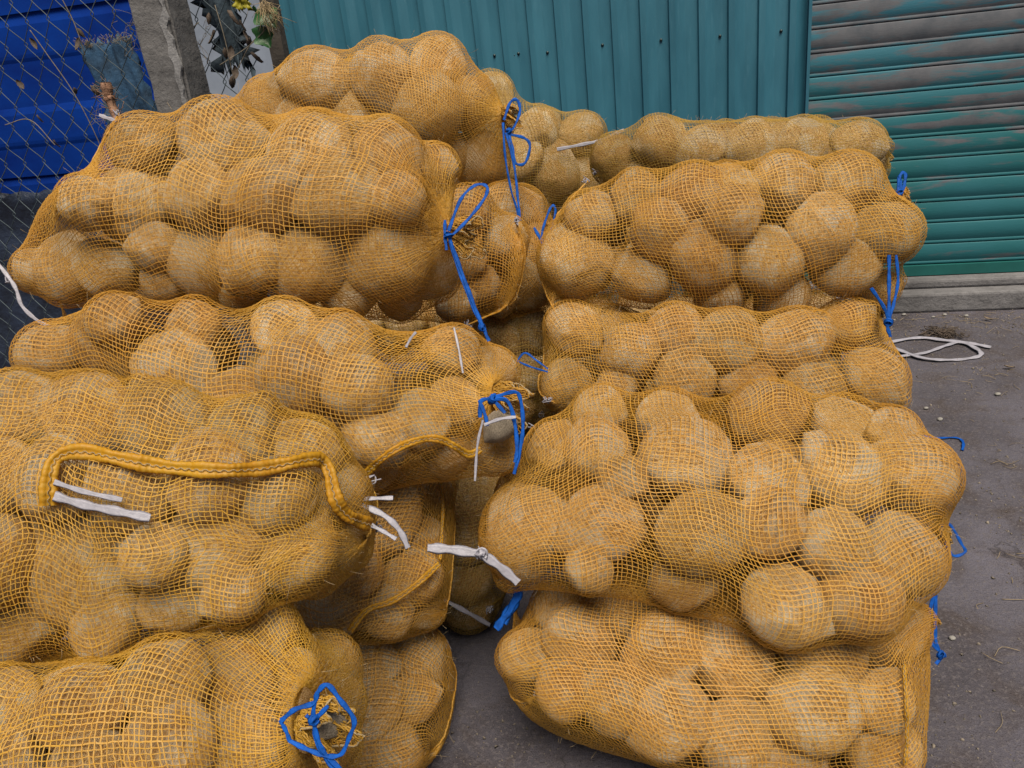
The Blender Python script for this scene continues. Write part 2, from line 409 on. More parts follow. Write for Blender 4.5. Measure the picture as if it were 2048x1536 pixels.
# blue sheets behind the fence
BY = 3.95
bl = tag(empty('blue_sheet_wall', (-3.4, BY, 0)), 'bright blue ribbed sheet wall behind the chain link fence', 'wall')
zs = [.62, 1.02, 1.36, 1.70, 2.04, 2.5]
zref = [at_y(60, y, BY)[2] for y in (345, 178, 15)]
zs = [zref[0]-.37, zref[0], zref[1], zref[2], zref[2]+.37, zref[2]+.74]
for i in range(5):
    profile_sheet(-6.5, -2.62, zs[i]-.02, zs[i+1], BY-.006*(i % 2)-.004*i, .36, M_BSHEET, 'blue_sheet', bl, zs[i]-.02, axis='z',
                  prof=[(0, 0), (.42, -.002), (.47, -.007), (.52, -.009), (.90, -.009), (.97, -.003), (1, 0)], bow=.004)
V, Fc = [], []
box(V, Fc, (-6.5, BY+.03, .0), (-2.62, BY+.1, 3.0)); link('backing', py_mesh('backing', V, Fc, M_TARP), bl)

V, Fc = [], []
box(V, Fc, (-4.5, 5.6, 0), (-1.9, 5.75, 3.2))
fw = tag(link('far_wall', py_mesh('far_wall', V, Fc, M_FAR)), 'pale whitewashed wall seen through the fence beside the post', 'wall')

def cloth(name, x0, x1, z0, z1, y, mat, amp, nx=30, nz=24, seed=0, skew=0.0, th=.004, rag=.012):
    r = np.random.default_rng(seed); ph = r.uniform(0, 6, 12)
    V = []
    for lay in (0, th):
        for j in range(nz+1):
            for i in range(nx+1):
                u, v = i/nx, j/nz
                x = x0+(x1-x0)*u+skew*v; z = z0+(z1-z0)*v
                d = amp*(math.sin(u*9+ph[0]+v*2)+.6*math.sin(u*21+ph[1]-v*5)+.5*math.sin(v*13+ph[2]+u*4)+.35*math.sin(u*33+v*17+ph[3]))
                if i in (0, nx): x += r.normal(0, rag)
                if j in (0, nz): z += r.normal(0, rag)
                V.append((x, y+d+lay, z))
    n = nx+1; L = n*(nz+1); Fc = []
    for j in range(nz):
        for i in range(nx):
            b = j*n+i; Fc += [(b, b+1, b+n+1, b+n), (L+b, L+b+n, L+b+n+1, L+b+1)]
    for i in range(nx):
        Fc += [(i, L+i, L+i+1, i+1), (nz*n+i, nz*n+i+1, L+nz*n+i+1, L+nz*n+i)]
    for j in range(nz):
        Fc += [(j*n, (j+1)*n, L+(j+1)*n, L+j*n), (j*n+nx, L+j*n+nx, L+(j+1)*n+nx, (j+1)*n+nx)]
    return link(name, py_mesh(name, V, Fc, mat, True))
FY = 3.36                                     # fence plane
zt = at_y(60, 385, 3.6)[2]
tag(cloth('tarpaulin', -6.0, -1.9, 0.0, zt, 3.62, M_TARP, .022, 60, 24, 1), 'dark navy tarpaulin hung low behind the chain link fence', 'tarpaulin')
p0 = at_y(195, 85, 3.46); p1 = at_y(320, 235, 3.46)
cl = cloth('blue_cloth', p0[0], p1[0]+.05, p1[2]-.5, p0[2], 3.47, M_DENIM, .010, 24, 24, 2, skew=-.10)
tag(cl, 'faded blue cloth with frayed top hung beside the concrete post', 'cloth')
fr = MB()
for i in range(150):
    u = random.random(); b = np.array([p0[0]-.10+(p1[0]-p0[0]+.05)*u, 3.455, p0[2]+random.uniform(-.02, .01)])
    d = np.array([random.gauss(0, .5), random.gauss(-.3, .4), random.uniform(.1, 1)]); d *= random.uniform(.01, .035)
    fr.tube([b, b+d*.6+np.array([random.gauss(0, .004), 0, 0]), b+d], .0008, 3)
link('fringe', fr.mesh('fringe', M_CREAM), cl)
p0 = at_y(425, 0, 3.6); p1 = at_y(500, 120, 3.6)
tag(cloth('grey_rag', p0[0]-.05, p1[0]-.02, p1[2]-.02, p0[2]+.4, 3.62, M_GREYCLOTH, .018, 24, 24, 3, rag=.03), 'ragged grey blue cloth hung right of the concrete post', 'cloth')
# concrete post
pb = at_y(342, 100, 3.2); PX = pb[0]
bm = bmesh.new(); bmesh.ops.create_cube(bm, size=1)
bmesh.ops.scale(bm, vec=(.168, .168, 3.0), verts=bm.verts); bmesh.ops.translate(bm, vec=(0, 0, 1.5), verts=bm.verts)
bmesh.ops.bevel(bm, geom=list(bm.edges), offset=.012, segments=2, affect='EDGES')
bmesh.ops.subdivide_edges(bm, edges=[e for e in bm.edges if abs(e.verts[0].co.z-e.verts[1].co.z) > 1], cuts=90)
from mathutils import noise as mn
for v in bm.verts:
    n = mn.noise_vector(v.co*9)*.004+mn.noise_vector(v.co*40)*.0022
    v.co += n
me = bpy.data.meshes.new('concrete_post'); bm.to_mesh(me); bm.free(); me.materials.append(M_POST)
post = link('concrete_post', me); post.location = (PX, 3.2, 0); post.rotation_euler.z = math.radians(1)
tag(post, 'square weathered grey concrete post standing behind the left sacks', 'post')
V, Fc = [], []
zz = np.linspace(pb[2]-.23, pb[2]+.35, 60); L_ = []; R_ = []
for i, z in enumerate(zz):
    s = i/59; c = .066-.012*(1-s)+.008*mn.noise(Vector((z*14, 0, 0)))*2; wd = .007+.013*math.sin(min(1, s*1.3)*math.pi)+.012*mn.noise(Vector((z*22, 3, 0)))
    L_.append((c-max(.004, wd), z)); R_.append((c+max(.004, wd)*.9, z))
for (x0, z0), (x1, z1) in zip(L_, R_):
    V += [(x0, -.081, z0), (x0+.004, -.0905, z0), (x1-.004, -.0895, z1), (x1, -.081, z1)]
for i in range(59):
    for k in range(3):
        b = i*4+k; Fc.append((b, b+1, b+5, b+4))
pt = link('mortar_patch', py_mesh('mortar_patch', V, Fc, M_PATCH, False)); pt.parent = post; pt['label'] = 'pale rough mortar streak down the post'
# batten
p0 = at_y(548, 60, 3.5)
V, Fc = [], []
box(V, Fc, (p0[0]-.035, 3.49, 0), (p0[0]+.03, 3.54, 2.6))
tag(link('wooden_batten', py_mesh('wooden_batten', V, Fc, M_WOOD)), 'dark wooden batten holding the fence end beside the teal wall', 'batten')

# chain link fence: zigzag wires hooked into one another, every wire a part
fence = tag(empty('chain_link_fence', (-3, FY, 0)), 'old chain link fence with stretched diamonds left of the teal wall', 'fence')
CW, CH = .108, .165
xl, xr = -4.1, p0[0]+.0
nw = int((xr-xl)/(CW/2))
for i in range(nw):
    x = xl+i*CW/2*1.0; mb = MB(); pts = []
    if i % 2 == 0: pass
    sgn = 1 if i % 2 == 0 else -1
    nz = int(2.7/(CH/2))
    for k in range(nz+1):
        z = .05+k*CH/2
        side = (1 if (k % 2 == 0) else -1)*sgn
        wob = mn.noise_vector(Vector((x*2.1, z*2.1, 0)))*.022
        for dz, fx in ((-.010, .86), (.010, .86)):
            pts.append((x+side*CW/4*1.06*1.0+wob[0], FY+side*sgn*.004+wob[1]*.6, z+dz+wob[2]))
    mb.tube(spline(pts, 3), .0022, 4)
    link('wire', mb.mesh('wire', M_WIRE), fence)

def leaf_mesh(name, mat, L, W, curl, seed, lobes=0):
    r = random.Random(seed); V, Fc = [], []
    n = 7
    for i in range(n+1):
        s = i/n; wd = W*math.sin(math.pi*min(1, s*.93+.04))**.8*(1+(.35*math.sin(s*lobes*6.28) if lobes else 0))
        for k in (-1, -.5, 0, .5, 1):
            V.append((k*wd+r.gauss(0, W*.06), curl*(abs(k)**1.5)*W+curl*.6*L*s*s+r.gauss(0, W*.05), -L*s))
    m = len(V)
    V += [(x, y+.0012, z) for x, y, z in V]
    for i in range(n):
        for k in range(4):
            b = i*5+k; Fc += [(b, b+1, b+6, b+5), (m+b, m+b+5, m+b+6, m+b+1)]
    return py_mesh(name, V, Fc, mat, True)
DL = [leaf_mesh('leaf', M_DRYLEAF, .085, .022, c, s) for s, c in enumerate((.7, -.6, 1.0))]
IV = [leaf_mesh('leaf', M_IVY, .085, .042, c, 10+s, 1) for s, c in enumerate((.25, -.3))]
def vine(name, label, cat, stems, leaves, mesh_list, smat=M_STEM, sc=1.0):
    o = tag(empty(name, tuple(stems[0][0])), label, cat)
    for st in stems:
        mb = MB(); mb.tube(spline(st, 6), .0022, 4); link('stem', mb.mesh('stem', smat), o)
    for i, p in enumerate(leaves):
        lf = link('leaf', mesh_list[i % len(mesh_list)], o)
        lf.location = tuple(p); lf.rotation_euler = (random.uniform(-.4, .4), random.uniform(-.5, .5), random.uniform(-1, 1)); k = random.uniform(.8, 1.25)*sc; lf.scale = (k, k, k)
    return o
Yv = FY-.02
A = lambda *l: [at_y(px, py, Yv+random.uniform(-.015, .005)) for px, py in l]
vine('dry_vine', 'dry brown vine threaded through the fence over the blue wall', 'vine',
     [A((60, 60), (95, 110), (150, 190), (200, 290), (225, 370)), A((120, -10), (150, 50), (170, 110)), A((10, 250), (60, 240), (110, 290))],
     A((150, 55), (158, 75), (148, 175), (72, 230), (60, 75), (180, 170), (105, 280), (32, 160)), DL, sc=.5)
vine('withered_vine', 'withered vine with hanging dead leaves right of the post', 'vine',
     [A((430, 10), (450, 80), (470, 170)), A((560, 10), (530, 60), (500, 90), (470, 150)), A((440, 130), (500, 90), (548, 40))],
     A((418, 25), (488, 60), (500, 75), (500, 105), (462, 90), (465, 150), (448, 95), (430, 60), (455, 20), (478, 40), (470, 130)), DL, sc=.55)
vine('ivy', 'green ivy leaves hanging at the fence end by the teal wall', 'ivy',
     [A((530, -10), (522, 30), (525, 60), (530, 80))], A((505, 14), (518, 18), (525, 52), (520, 65)), IV)
# tangle of dry wire by the blue cloth
mb = MB()
for i in range(46):
    c = at_y(*random.choice(((268, 30), (272, 50), (262, 70), (205, 190), (215, 215), (210, 250), (400, 90))), Yv-.01)
    pts = [c]
    for k in range(4): pts.append(pts[-1]+np.array([random.gauss(0, .028), random.gauss(0, .012), random.gauss(-.012, .035)]))
    mb.tube(spline(pts, 4), random.uniform(.0006, .0014), 3)
tag(link('dry_twigs', mb.mesh('dry_twigs', M_STEM)), 'tangle of dry twigs caught in the fence left of the post', 'twigs', kind='stuff')
# frayed bark stub
pts = [at_y(212, 165, 3.25), at_y(217, 190, 3.25), at_y(226, 215, 3.24), at_y(240, 250, 3.22)]
mb = MB(); mb.tube(spline(pts, 6), [.016+.012*random.random() for _ in range(19)], 7)
for i in range(70):
    b = pts[0]+(pts[-1]-pts[0])*random.random(); d = np.array([random.gauss(0, 1), random.gauss(-.4, .5), random.gauss(.2, .6)])*.022
    mb.tube([b, b+d, b+d*1.4+np.array([0, 0, .006])], .0012, 3)
tag(link('frayed_branch', mb.mesh('frayed_branch', M_HUSKRED, False)), 'short frayed reddish branch stub behind the top left sack', 'branch')
# yellow scrap and frayed white fibre
p0 = at_y(465, -20, 3.3); p1 = at_y(500, 14, 3.3)
ys = cloth('yellow_scrap', p0[0], p1[0], p1[2], p0[2], 3.30, M_YELLOW, .010, 12, 12, 5, rag=.01)
tag(ys, 'scrap of bright yellow mesh caught on the fence top', 'scrap')
mb = MB()
for i in range(90):
    b = at_y(530+random.gauss(0, 8), 14+random.gauss(0, 8), 3.3); d = np.array([random.gauss(.02, .03), random.gauss(-.01, .02), random.gauss(-.05, .03)])
    mb.tube([b, b+d*.5+np.array([random.gauss(0, .01), 0, 0]), b+d], .0009, 3)
tag(link('frayed_fibre', mb.mesh('frayed_fibre', M_CREAM)), 'tuft of pale frayed fibre at the teal wall corner', 'fibre')

# ------------------------------------------------------------------ coconuts
def coconut_mesh(seed):
    r = random.Random(seed); bm = bmesh.new()
    bmesh.ops.create_icosphere(bm, subdivisions=4, radius=1)
    e = r.uniform(1.05, 1.22); tip = r.uniform(.10, .32); ph = r.uniform(0, 6); lob = r.uniform(.02, .06)
    flat = r.uniform(.0, .10); off = Vector((r.uniform(0, 50), 0, 0))
    cuts = [(Vector((r.gauss(0, 1), r.gauss(0, 1), r.gauss(0, .5))).normalized(), r.uniform(.84, .95)) for _ in range(4)]
    for v in bm.verts:
        d = v.co.normalized(); th = math.acos(max(-1, min(1, d.z))); phi = math.atan2(d.y, d.x)
        rad = 1+lob*math.cos(3*phi+ph)*math.sin(th)+.05*mn.noise(d*1.7+off)+.018*mn.noise(Vector((d.x*9, d.y*9, d.z*2))+off)+.010*mn.noise(Vector((d.x*22, d.y*22, d.z*4))+off)
        p = d*rad
        for n, c in cuts:                               # flat knife cuts where husk was sliced away
            q = p.dot(n)
            if q > c: p -= n*(q-c)*.8
        p.z *= e
        if th < .8: p.z += tip*(1-th/.8)**2; 
        if th > 2.5: p.z += flat
        q = math.sqrt(p.x*p.x+p.y*p.y+(p.z/e)**2)
        if q > 1.03 and (th > .8): p *= 1.03/q
        v.co = p
    me = bpy.data.meshes.new('coconut')
    for f in bm.faces: f.smooth = True
    bm.to_mesh(me); bm.free()
    V = [tuple(v.co) for v in me.vertices]; Fc = [tuple(p.vertices) for p in me.polygons]
    for i in range(70):                                 # loose husk fibres lying on and lifting off the shell
        vi = r.randrange(642); b = Vector(V[vi]); n = b.normalized()
        t = Vector((r.gauss(0, .35), r.gauss(0, .35), r.choice((-1, 1)))).cross(n).cross(n).normalized()
        L = r.uniform(.12, .4); s = n.cross(t)*.008; l = r.uniform(.0, .10); k = len(V)
        for f_, h in ((0, .0), (.5, .03+l*.5), (1, l)):
            p = b+t*L*f_; p = p*(1.0)+n*(h+.012-.5*(L*f_)**2)
            V += [tuple(p-s*(1-f_*.7)), tuple(p+s*(1-f_*.7))]
        Fc += [(k, k+1, k+3, k+2), (k+2, k+3, k+5, k+4)]
    me2 = py_mesh('coconut', V, Fc, M_COCO, True)
    bpy.data.meshes.remove(me)
    return me2, e, tip
COCO = [coconut_mesh(40+i) for i in range(9)]

ALLC = []                                     # every coconut: dict(c, r, e, tip, R, sack)
ORD = ['first', 'second', 'third', 'fourth', 'fifth', 'sixth', 'seventh', 'eighth', 'ninth']
def rand_rot(view=None, r=rng):
    if view is None:
        q = Quaternion(tuple(r.normal(0, 1, 4))); q.normalize(); return q
    a = r.uniform(0, 2*np.pi); d = RW @ np.array([np.cos(a), np.sin(a)*.9, r.normal(0, .45)])
    q = Vector(d).to_track_quat('Z', 'Y'); return q @ Quaternion((0, 0, 1), r.uniform(0, 6.28))

# ------------------------------------------------------------------ sacks
NETPTS = {}
def superd(q): return (np.abs(q)**2.6).sum(-1)
def place_sack(k, d):
    r = np.random.default_rng(abs(hash(k)) % 1000 if False else sum(map(ord, k)))
    A = at(*d['A']); B = at(*d['B']); b_, c_ = d['bc']
    C = (A+B)/2; e1 = B-A; a_ = np.linalg.norm(e1)/2; e1 /= 2*a_
    up = np.array([0, 0, 1.0]); e3 = up-e1*e1.dot(up); e3 /= np.linalg.norm(e3); e2 = np.cross(e3, e1)
    tl = math.radians(d.get('roll', 0)); e2, e3 = e2*math.cos(tl)+e3*math.sin(tl), e3*math.cos(tl)-e2*math.sin(tl)
    E = np.array([e1, e2, e3]); H = np.array([a_, b_, c_])
    coc = []
    for ri, (rname, row) in enumerate(d['rows']):
        for i, s in enumerate(row):
            px, py, rp = s[:3]
            if rname != 'mouth': px += r.normal(0, 4); py += r.normal(0, 5); rp *= r.uniform(1.0, 1.18)
            dr = ray(px, py); ts = np.arange(.6, 4.2, .006)
            q = ((CAM+ts[:, None]*dr-C) @ E.T)/H; sd_ = superd(q)
            ins = np.nonzero(sd_ < 1)[0]
            t0 = ts[ins[0]] if len(ins) else ts[np.argmin(sd_)]-.02
            rr = rp*t0/F
            tc = t0+rr*(.9 if len(ins) else .5)+(s[3] if len(s) > 3 else 0)
            if rname == 'mouth': tc = s[3]
            rr = rp*tc/F
            vi = int(r.integers(len(COCO)))
            coc.append(dict(c=CAM+dr*tc, r=rr*.97, v=vi, R=rand_rot(True, r), row=rname, i=i, n=len(row), px=px, py=py, rp=rp, t=tc, sack=k))
    nf, tries = 0, 0
    while nf < d.get('fill', 8) and tries < 4000:
        tries += 1
        rr = r.uniform(.058, .078)
        q = r.uniform(-1, 1, 3)
        if superd(q) > .9: continue
        p = C+(q*(H-rr*.9)) @ E
        if p[2] < rr: continue
        bad = any(np.linalg.norm(p-o['c']) < .84*(rr+o['r']) for o in coc+ALLC)
        if bad: continue
        x, y, t = pix(p); rp = rr*F/t
        if any(math.hypot(x-o['px'], y-o['py']) < .7*(rp+o['rp']) and t < o['t']+.05 for o in coc if o['row']): continue
        if not any(math.hypot(x-o['px'], y-o['py']) < .9*o['rp'] for o in coc if o['row']): continue
        coc.append(dict(c=p, r=rr, v=int(r.integers(len(COCO))), R=rand_rot(None, r), row=None, px=x, py=y, rp=rp, t=t, sack=k)); nf += 1
    for o in coc:                                        # keep off the ground
        if o['c'][2] < o['r']: o['c'][2] = o['r']*.98
    for o in coc: o['s'] = o['r']/(COCO[o['v']][1]**.4)
    ALLC.extend(coc)
    d['state'] = (r, A, B, C, E, H, e1, e2, e3, a_, b_, c_, coc)
def build_sack(k, d):
    r, A, B, C, E, H, e1, e2, e3, a_, b_, c_, coc = d['state']
    for o in coc:
        me, e, tip = COCO[o['v']]
        ob = bpy.data.objects.new('coconut', me); COL.objects.link(ob)
        ob.location = tuple(o['c']); ob.rotation_mode = 'QUATERNION'; ob.rotation_quaternion = o['R']
        sc = o['r']/(e**.4); o['s'] = sc; ob.scale = (sc, sc, sc)
        if o['row']:
            place = 'leftmost' if o['i'] == 0 else ('rightmost' if o['i'] == o['n']-1 else ORD[o['i']]+' from left')
            if o['row'] == 'mouth':
                ob.material_slots[0].link = 'OBJECT'; ob.material_slots[0].material = M_GREYCOCO
                ob.scale = (o['s']*.9, o['s']*.9, o['s']*1.1)
                tag(ob, f"grey fibrous coconut end showing in the open mouth of {d['short']}", 'coconut')
            else: tag(ob, f"tan coconut, {place} in the {o['row']} row of {d['short']}", 'coconut', 'coconuts in '+d['short'])
        else:
            sd_ = [q for q in coc if q['row'] and q['row'] != 'mouth']
            nb_ = min(sd_, key=lambda q: math.hypot(q['px']-o['px'], q['py']-o['py'])/q['rp'])
            nb_['behind'] = nb_.get('behind', 0)+1
            pl = 'leftmost' if nb_['i'] == 0 else ('rightmost' if nb_['i'] == nb_['n']-1 else ORD[nb_['i']]+' from left')
            tag(ob, f"{['', 'deeper ', 'deepest ', 'fourth deep ', 'fifth deep '][min(4, nb_['behind']-1)]}coconut behind the {pl} {nb_['row']} row one of {d['short'][4:]}", 'coconut', 'coconuts deep inside '+d['short'])
    # ---- obstacles
    obs = []
    def add_obs(o, mg=.004):
        me, e, tip = COCO[o['v']]
        Rm = np.array(o['R'].to_matrix()); s = o['s']
        obs.append((o['c'], Rm, np.array([s*1.045+mg, s*1.045+mg, s*e*1.045+mg])))
        for zt_, rt in ((e+tip-.12, s*.15+mg), (e+tip*.45-.18, s*.36+mg)):
            obs.append((o['c']+Rm @ np.array([0, 0, s*zt_]), np.eye(3), np.array([rt, rt, rt])))
    coc = [o for o in coc if o['row'] != 'mouth']
    for o in coc: add_obs(o)
    for o in ALLC:
        if o['sack'] != k and o['row'] != 'mouth' and o['sack'] not in d.get('avoid', ()):
            q = (o['c']-C) @ E.T
            if (np.abs(q) < H+.05).all(): add_obs(o, .002)
    # ---- end rings
    nv_c, nu_c = 88, 60
    phi = np.linspace(0, 2*np.pi, nv_c, endpoint=False)
    ca, sa = np.cos(phi), np.sin(phi)
    cs = lambda s: np.sign(s)*np.abs(s)**.8
    seams = []
    def end_ring(spec, center, sgn):
        if spec[0] == 'seam':
            E1, E2 = at(*spec[1]), at(*spec[2])
            dv = (E1-center) @ E.T; ph1 = math.atan2(dv[2], dv[1]); i1 = int(round(ph1/(2*np.pi)*nv_c)) % nv_c
            seams.append((0 if sgn < 0 else -1, i1))
            x = (phi-phi[i1]) % (2*np.pi); s = np.where(x < np.pi, x/np.pi, 2-x/np.pi)
            P = E1+(E2-E1)*s[:, None]
            sidev = np.where(x < np.pi, 1, -1)*np.sin(np.pi*s)
            lc_ = np.array([(o['c']-center) @ e1*sgn+o['r']*1.08 for o in coc]); need = max(0, lc_.max()+.004-max(0, min((E1-center) @ e1*sgn, (E2-center) @ e1*sgn)))
            P = P+e1*sgn*(need*np.sin(np.pi*s)**.7)[:, None]
            return P+np.cross(E2-E1, e1)[None]/np.linalg.norm(E2-E1)*.006*sidev[:, None]
        N = at(*spec[1]); rd = spec[2] if len(spec) > 2 else .016
        return N+rd*(ca[:, None]*e2+sa[:, None]*e3)
    R0, R1 = end_ring(d['L'], A, -1), end_ring(d['R'], B, 1)
    uu = np.linspace(0, 1, nu_c)
    P = np.zeros((nu_c, nv_c, 3))
    lc = np.array([(o['c']-C) @ E.T for o in coc]); lr = np.array([o['s']*COCO[o['v']][1]*1.12+.012 for o in coc])
    x0_, x1_ = min(-a_, (lc[:, 0]-lr).min()), max(a_, (lc[:, 0]+lr).max())
    dirs = np.stack([ca*b_, sa*c_], 1); dirs /= np.linalg.norm(dirs, axis=1)[:, None]
    ne = 5
    for i, u in enumerate(uu):
        if ne <= i < nu_c-ne:
            x_ = x0_+(x1_-x0_)*(i-ne)/(nu_c-2*ne-1); xn = x_/a_
            rho = (1-min(.98, abs(xn))**4)**.25*.72
            rad = rho/np.sqrt((dirs[:, 0]/b_)**2+(dirs[:, 1]/c_)**2)
            for (qx, qy, qz), rr in zip(lc, lr):
                hh = rr*rr-(x_-qx)**2
                if hh <= 0: continue
                bq = dirs[:, 0]*qy+dirs[:, 1]*qz; dis = bq*bq-(qy*qy+qz*qz-hh)
                far = np.where(dis > 0, bq+np.sqrt(np.maximum(dis, 0)), 0); rad = np.maximum(rad, far)
            for _ in range(2): rad = np.maximum(rad, (np.roll(rad, 1)+np.roll(rad, -1))/2)
            P[i] = C+e1*x_+rad[:, None]*(dirs[:, :1]*e2+dirs[:, 1:]*e3)
    for j in range(ne):
        w0 = (1-j/ne); P[j] = P[ne]*(1-w0)+R0*w0; P[nu_c-1-j] = P[nu_c-1-ne]*(1-w0)+R1*w0
    P[ne] = .7*P[ne]+.3*P[ne-1]; 
    for i, u in enumerate(uu):
        break
        x = -1+2*u; rho = (1-min(.98, abs(x))**4)**.25*1.12
        ring_ = C+e1*a_*x*1.02+rho*(b_*cs(ca)[:, None]*e2+c_*cs(sa)[:, None]*e3)
        w0 = max(0, 1-u/.12)**1.5; w1 = max(0, 1-(1-u)/.12)**1.5
        P[i] = ring_*(1-w0-w1)+R0*w0+R1*w1
    def project(P, fac=1.0):
        sh = P.shape; X = P.reshape(-1, 3)
        for c0, Rm, ax in obs:
            dd = X-c0; m = np.nonzero((dd*dd).sum(1) < ax.max()**2)[0]
            if len(m) == 0: continue
            q = (dd[m] @ Rm)/ax; l = np.sqrt((q*q).sum(1)); i_ = l < 1
            if i_.any():
                mm = m[i_]; X[mm] = c0+dd[mm]/np.maximum(l[i_], .15)[:, None]
        X[:, 2] = np.maximum(X[:, 2], .004)
        return X.reshape(sh)
    def lap(P, lam, wu=1.0):
        av = (wu*(P[:-2]+P[2:])+np.roll(P, 1, 1)[1:-1]+np.roll(P, -1, 1)[1:-1])/(2*wu+2)
        P[1:-1] += lam*(av-P[1:-1])
    def nsign(P, nrm):
        return -1.0 if ((P-P.mean((0, 1)))*nrm).sum() > 0 else 1.0
    for it in range(d.get('it', 110)):
        lap(P, .55); P[1:-1, :, 2] -= .0002
        P[1:-1] = project(P[1:-1])
        for end, i1 in seams:
            nb = P[1] if end == 0 else P[-2]; ks = np.arange(1, nv_c//2); ia, ib = (i1+ks) % nv_c, (i1-ks) % nv_c
            R_ = P[end]; m_ = np.vstack([R_[i1][None], .5*(R_[ia]+R_[ib]), R_[(i1+nv_c//2) % nv_c][None]])
            m_[1:-1] = .6*(.5*(m_[:-2]+m_[2:]))+.4*.5*(nb[ia]+nb[ib]); mm_ = project(m_[1:-1].copy())
            dl = .002*(nb[ia]-nb[ib])/(np.linalg.norm(nb[ia]-nb[ib], axis=1)[:, None]+1e-6)
            P[end][ia] = mm_+dl; P[end][ib] = mm_-dl
    # ---- even out the cells along every thread
    def equal(Q, axis_v, f):
        Q = Q if axis_v else np.swapaxes(Q, 0, 1)
        Qc = np.concatenate([Q, Q[:, :1]], 1) if axis_v else Q
        L = np.concatenate([np.zeros((len(Qc), 1)), np.cumsum(np.linalg.norm(np.diff(Qc, axis=1), axis=2), 1)], 1)
        n_ = Qc.shape[1]; out = np.empty_like(Qc)
        for i in range(len(Qc)):
            tgt = f*np.linspace(0, L[i, -1], n_)+(1-f)*L[i]
            for c3 in range(3): out[i, :, c3] = np.interp(tgt, L[i], Qc[i, :, c3])
        if axis_v: return out[:, :-1]
        return np.swapaxes(out, 0, 1)
    for _ in range(2):
        P[2:-2] = equal(P[2:-2], True, .7); P[:] = equal(P, False, .85)
        for it in range(6):
            lap(P, .3); P[1:-1] = project(P[1:-1])
    # ---- resample to thread grid with a wandering parameterisation
    cell = d.get('cell', .0089)
    Lu = np.linalg.norm(np.diff(P, axis=0), axis=2).sum(0).mean(); Lv = np.percentile(np.linalg.norm(np.roll(P, -1, 1)-P, axis=2).sum(1), 80)
    NU, NV = max(30, int(Lu/cell)), max(40, int(Lv/cell*.92))
    U, Vv = np.meshgrid(np.linspace(0, 1, NU), np.linspace(0, 1, NV, endpoint=False), indexing='ij')
    def wob(n, fu, fv):
        o = np.zeros_like(U)
        for _ in range(n):
            o += np.sin(2*np.pi*(r.uniform(.4, 1)*fu*U+int(r.integers(1, fv+1))*Vv)+r.uniform(0, 6.28))*r.uniform(.4, 1)
        return o/n
    win = np.clip(np.minimum(U, 1-U)*10, 0, 1)
    U2 = np.clip(U+win*(.016*wob(6, 4, 6)+.0035*wob(5, 14, 18))+win*r.normal(0, .0010, (NU, 1)), 0, 1)
    V2 = Vv+win*(.013*wob(6, 5, 4)+.0030*wob(5, 16, 12))+r.normal(0, .0009, (1, NV))
    fu = U2*(nu_c-1); i0 = np.clip(fu.astype(int), 0, nu_c-2); fu -= i0
    fv = (V2 % 1)*nv_c; j0 = fv.astype(int) % nv_c; fv = fv-np.floor(fv); j1 = (j0+1) % nv_c
    fu, fv = fu[..., None], fv[..., None]
    Pf = (P[i0, j0]*(1-fu)+P[i0+1, j0]*fu)*(1-fv)+(P[i0, j1]*(1-fu)+P[i0+1, j1]*fu)*fv
    for it in range(3):
        lap(Pf, .35); Pf[1:-1] = project(Pf[1:-1])
    Pf[1:-1] += r.normal(0, .0006, Pf[1:-1].shape)
    NETPTS[k] = Pf.reshape(-1, 3)
    # ---- threads
    du = np.gradient(Pf, axis=0); dv = (np.roll(Pf, -1, 1)-np.roll(Pf, 1, 1))/2
    Tu = du/(np.linalg.norm(du, axis=2, keepdims=True)+1e-9); Tv = dv/(np.linalg.norm(dv, axis=2, keepdims=True)+1e-9)
    N = np.cross(dv, du); N /= np.linalg.norm(N, axis=2, keepdims=True)+1e-9
    if ((Pf-Pf.mean((0, 1)))*N).sum() < 0: N = -N
    w_ = d.get('w', .00081)
    wu = w_*(1+.25*r.normal(0, 1, (1, NV, 1)).clip(-1.5, 1.5)); wv = w_*.92*(1+.25*r.normal(0, 1, (NU, 1, 1)).clip(-1.5, 1.5))
    su = np.cross(N, Tu)*wu; sv = np.cross(N, Tv)*wv
    weave = ((np.add.outer(np.arange(NU), np.arange(NV)) % 2)*2-1)[..., None]*.0006
    cu = Pf+N*weave; cv = Pf-N*weave
    hgt = w_*.55
    G1 = np.stack([cu-su, cu+N*hgt, cu+su], 2); G2 = np.stack([cv-sv, cv+N*hgt, cv+sv], 2)
    VV = np.vstack([G1.reshape(-1, 3), G2.reshape(-1, 3)])
    idx = np.arange(NU*NV*3).reshape(NU, NV, 3)
    q1 = [np.stack([idx[:-1, :, s], idx[:-1, :, s+1], idx[1:, :, s+1], idx[1:, :, s]], -1).reshape(-1, 4) for s in (0, 1)]
    id2 = idx+NU*NV*3; rl = np.roll(id2, -1, 1)
    q2 = [np.stack([id2[..., s], id2[..., s+1], rl[..., s+1], rl[..., s]], -1).reshape(-1, 4) for s in (0, 1)]
    me = mesh_np('netting', VV, np.vstack(q1+q2), [M_NET[d.get('mat', 0)]])
    root = tag(empty('net_sack', tuple(C-e3*c_)), d['label'], 'sack', d['group'])
    link('netting', me, root)
    mb = MB(); ii = r.integers(3, NU-3, 260); jj = r.integers(0, NV, 260)
    for i, j in zip(ii, jj):
        b = Pf[i, j]; t_ = N[i, j]*r.uniform(.1, 1)+r.normal(0, .6, 3); t_ /= np.linalg.norm(t_); L_f = r.uniform(.008, .028)
        k_ = r.normal(0, .35, 3)*L_f
        mb.tube(np.array([b, b+t_*L_f*.5+k_*.4, b+t_*L_f+k_]), .00035, 3)
    tag(link('loose_fibre', mb.mesh('loose_fibre', M_CREAM), root), kind='stuff')
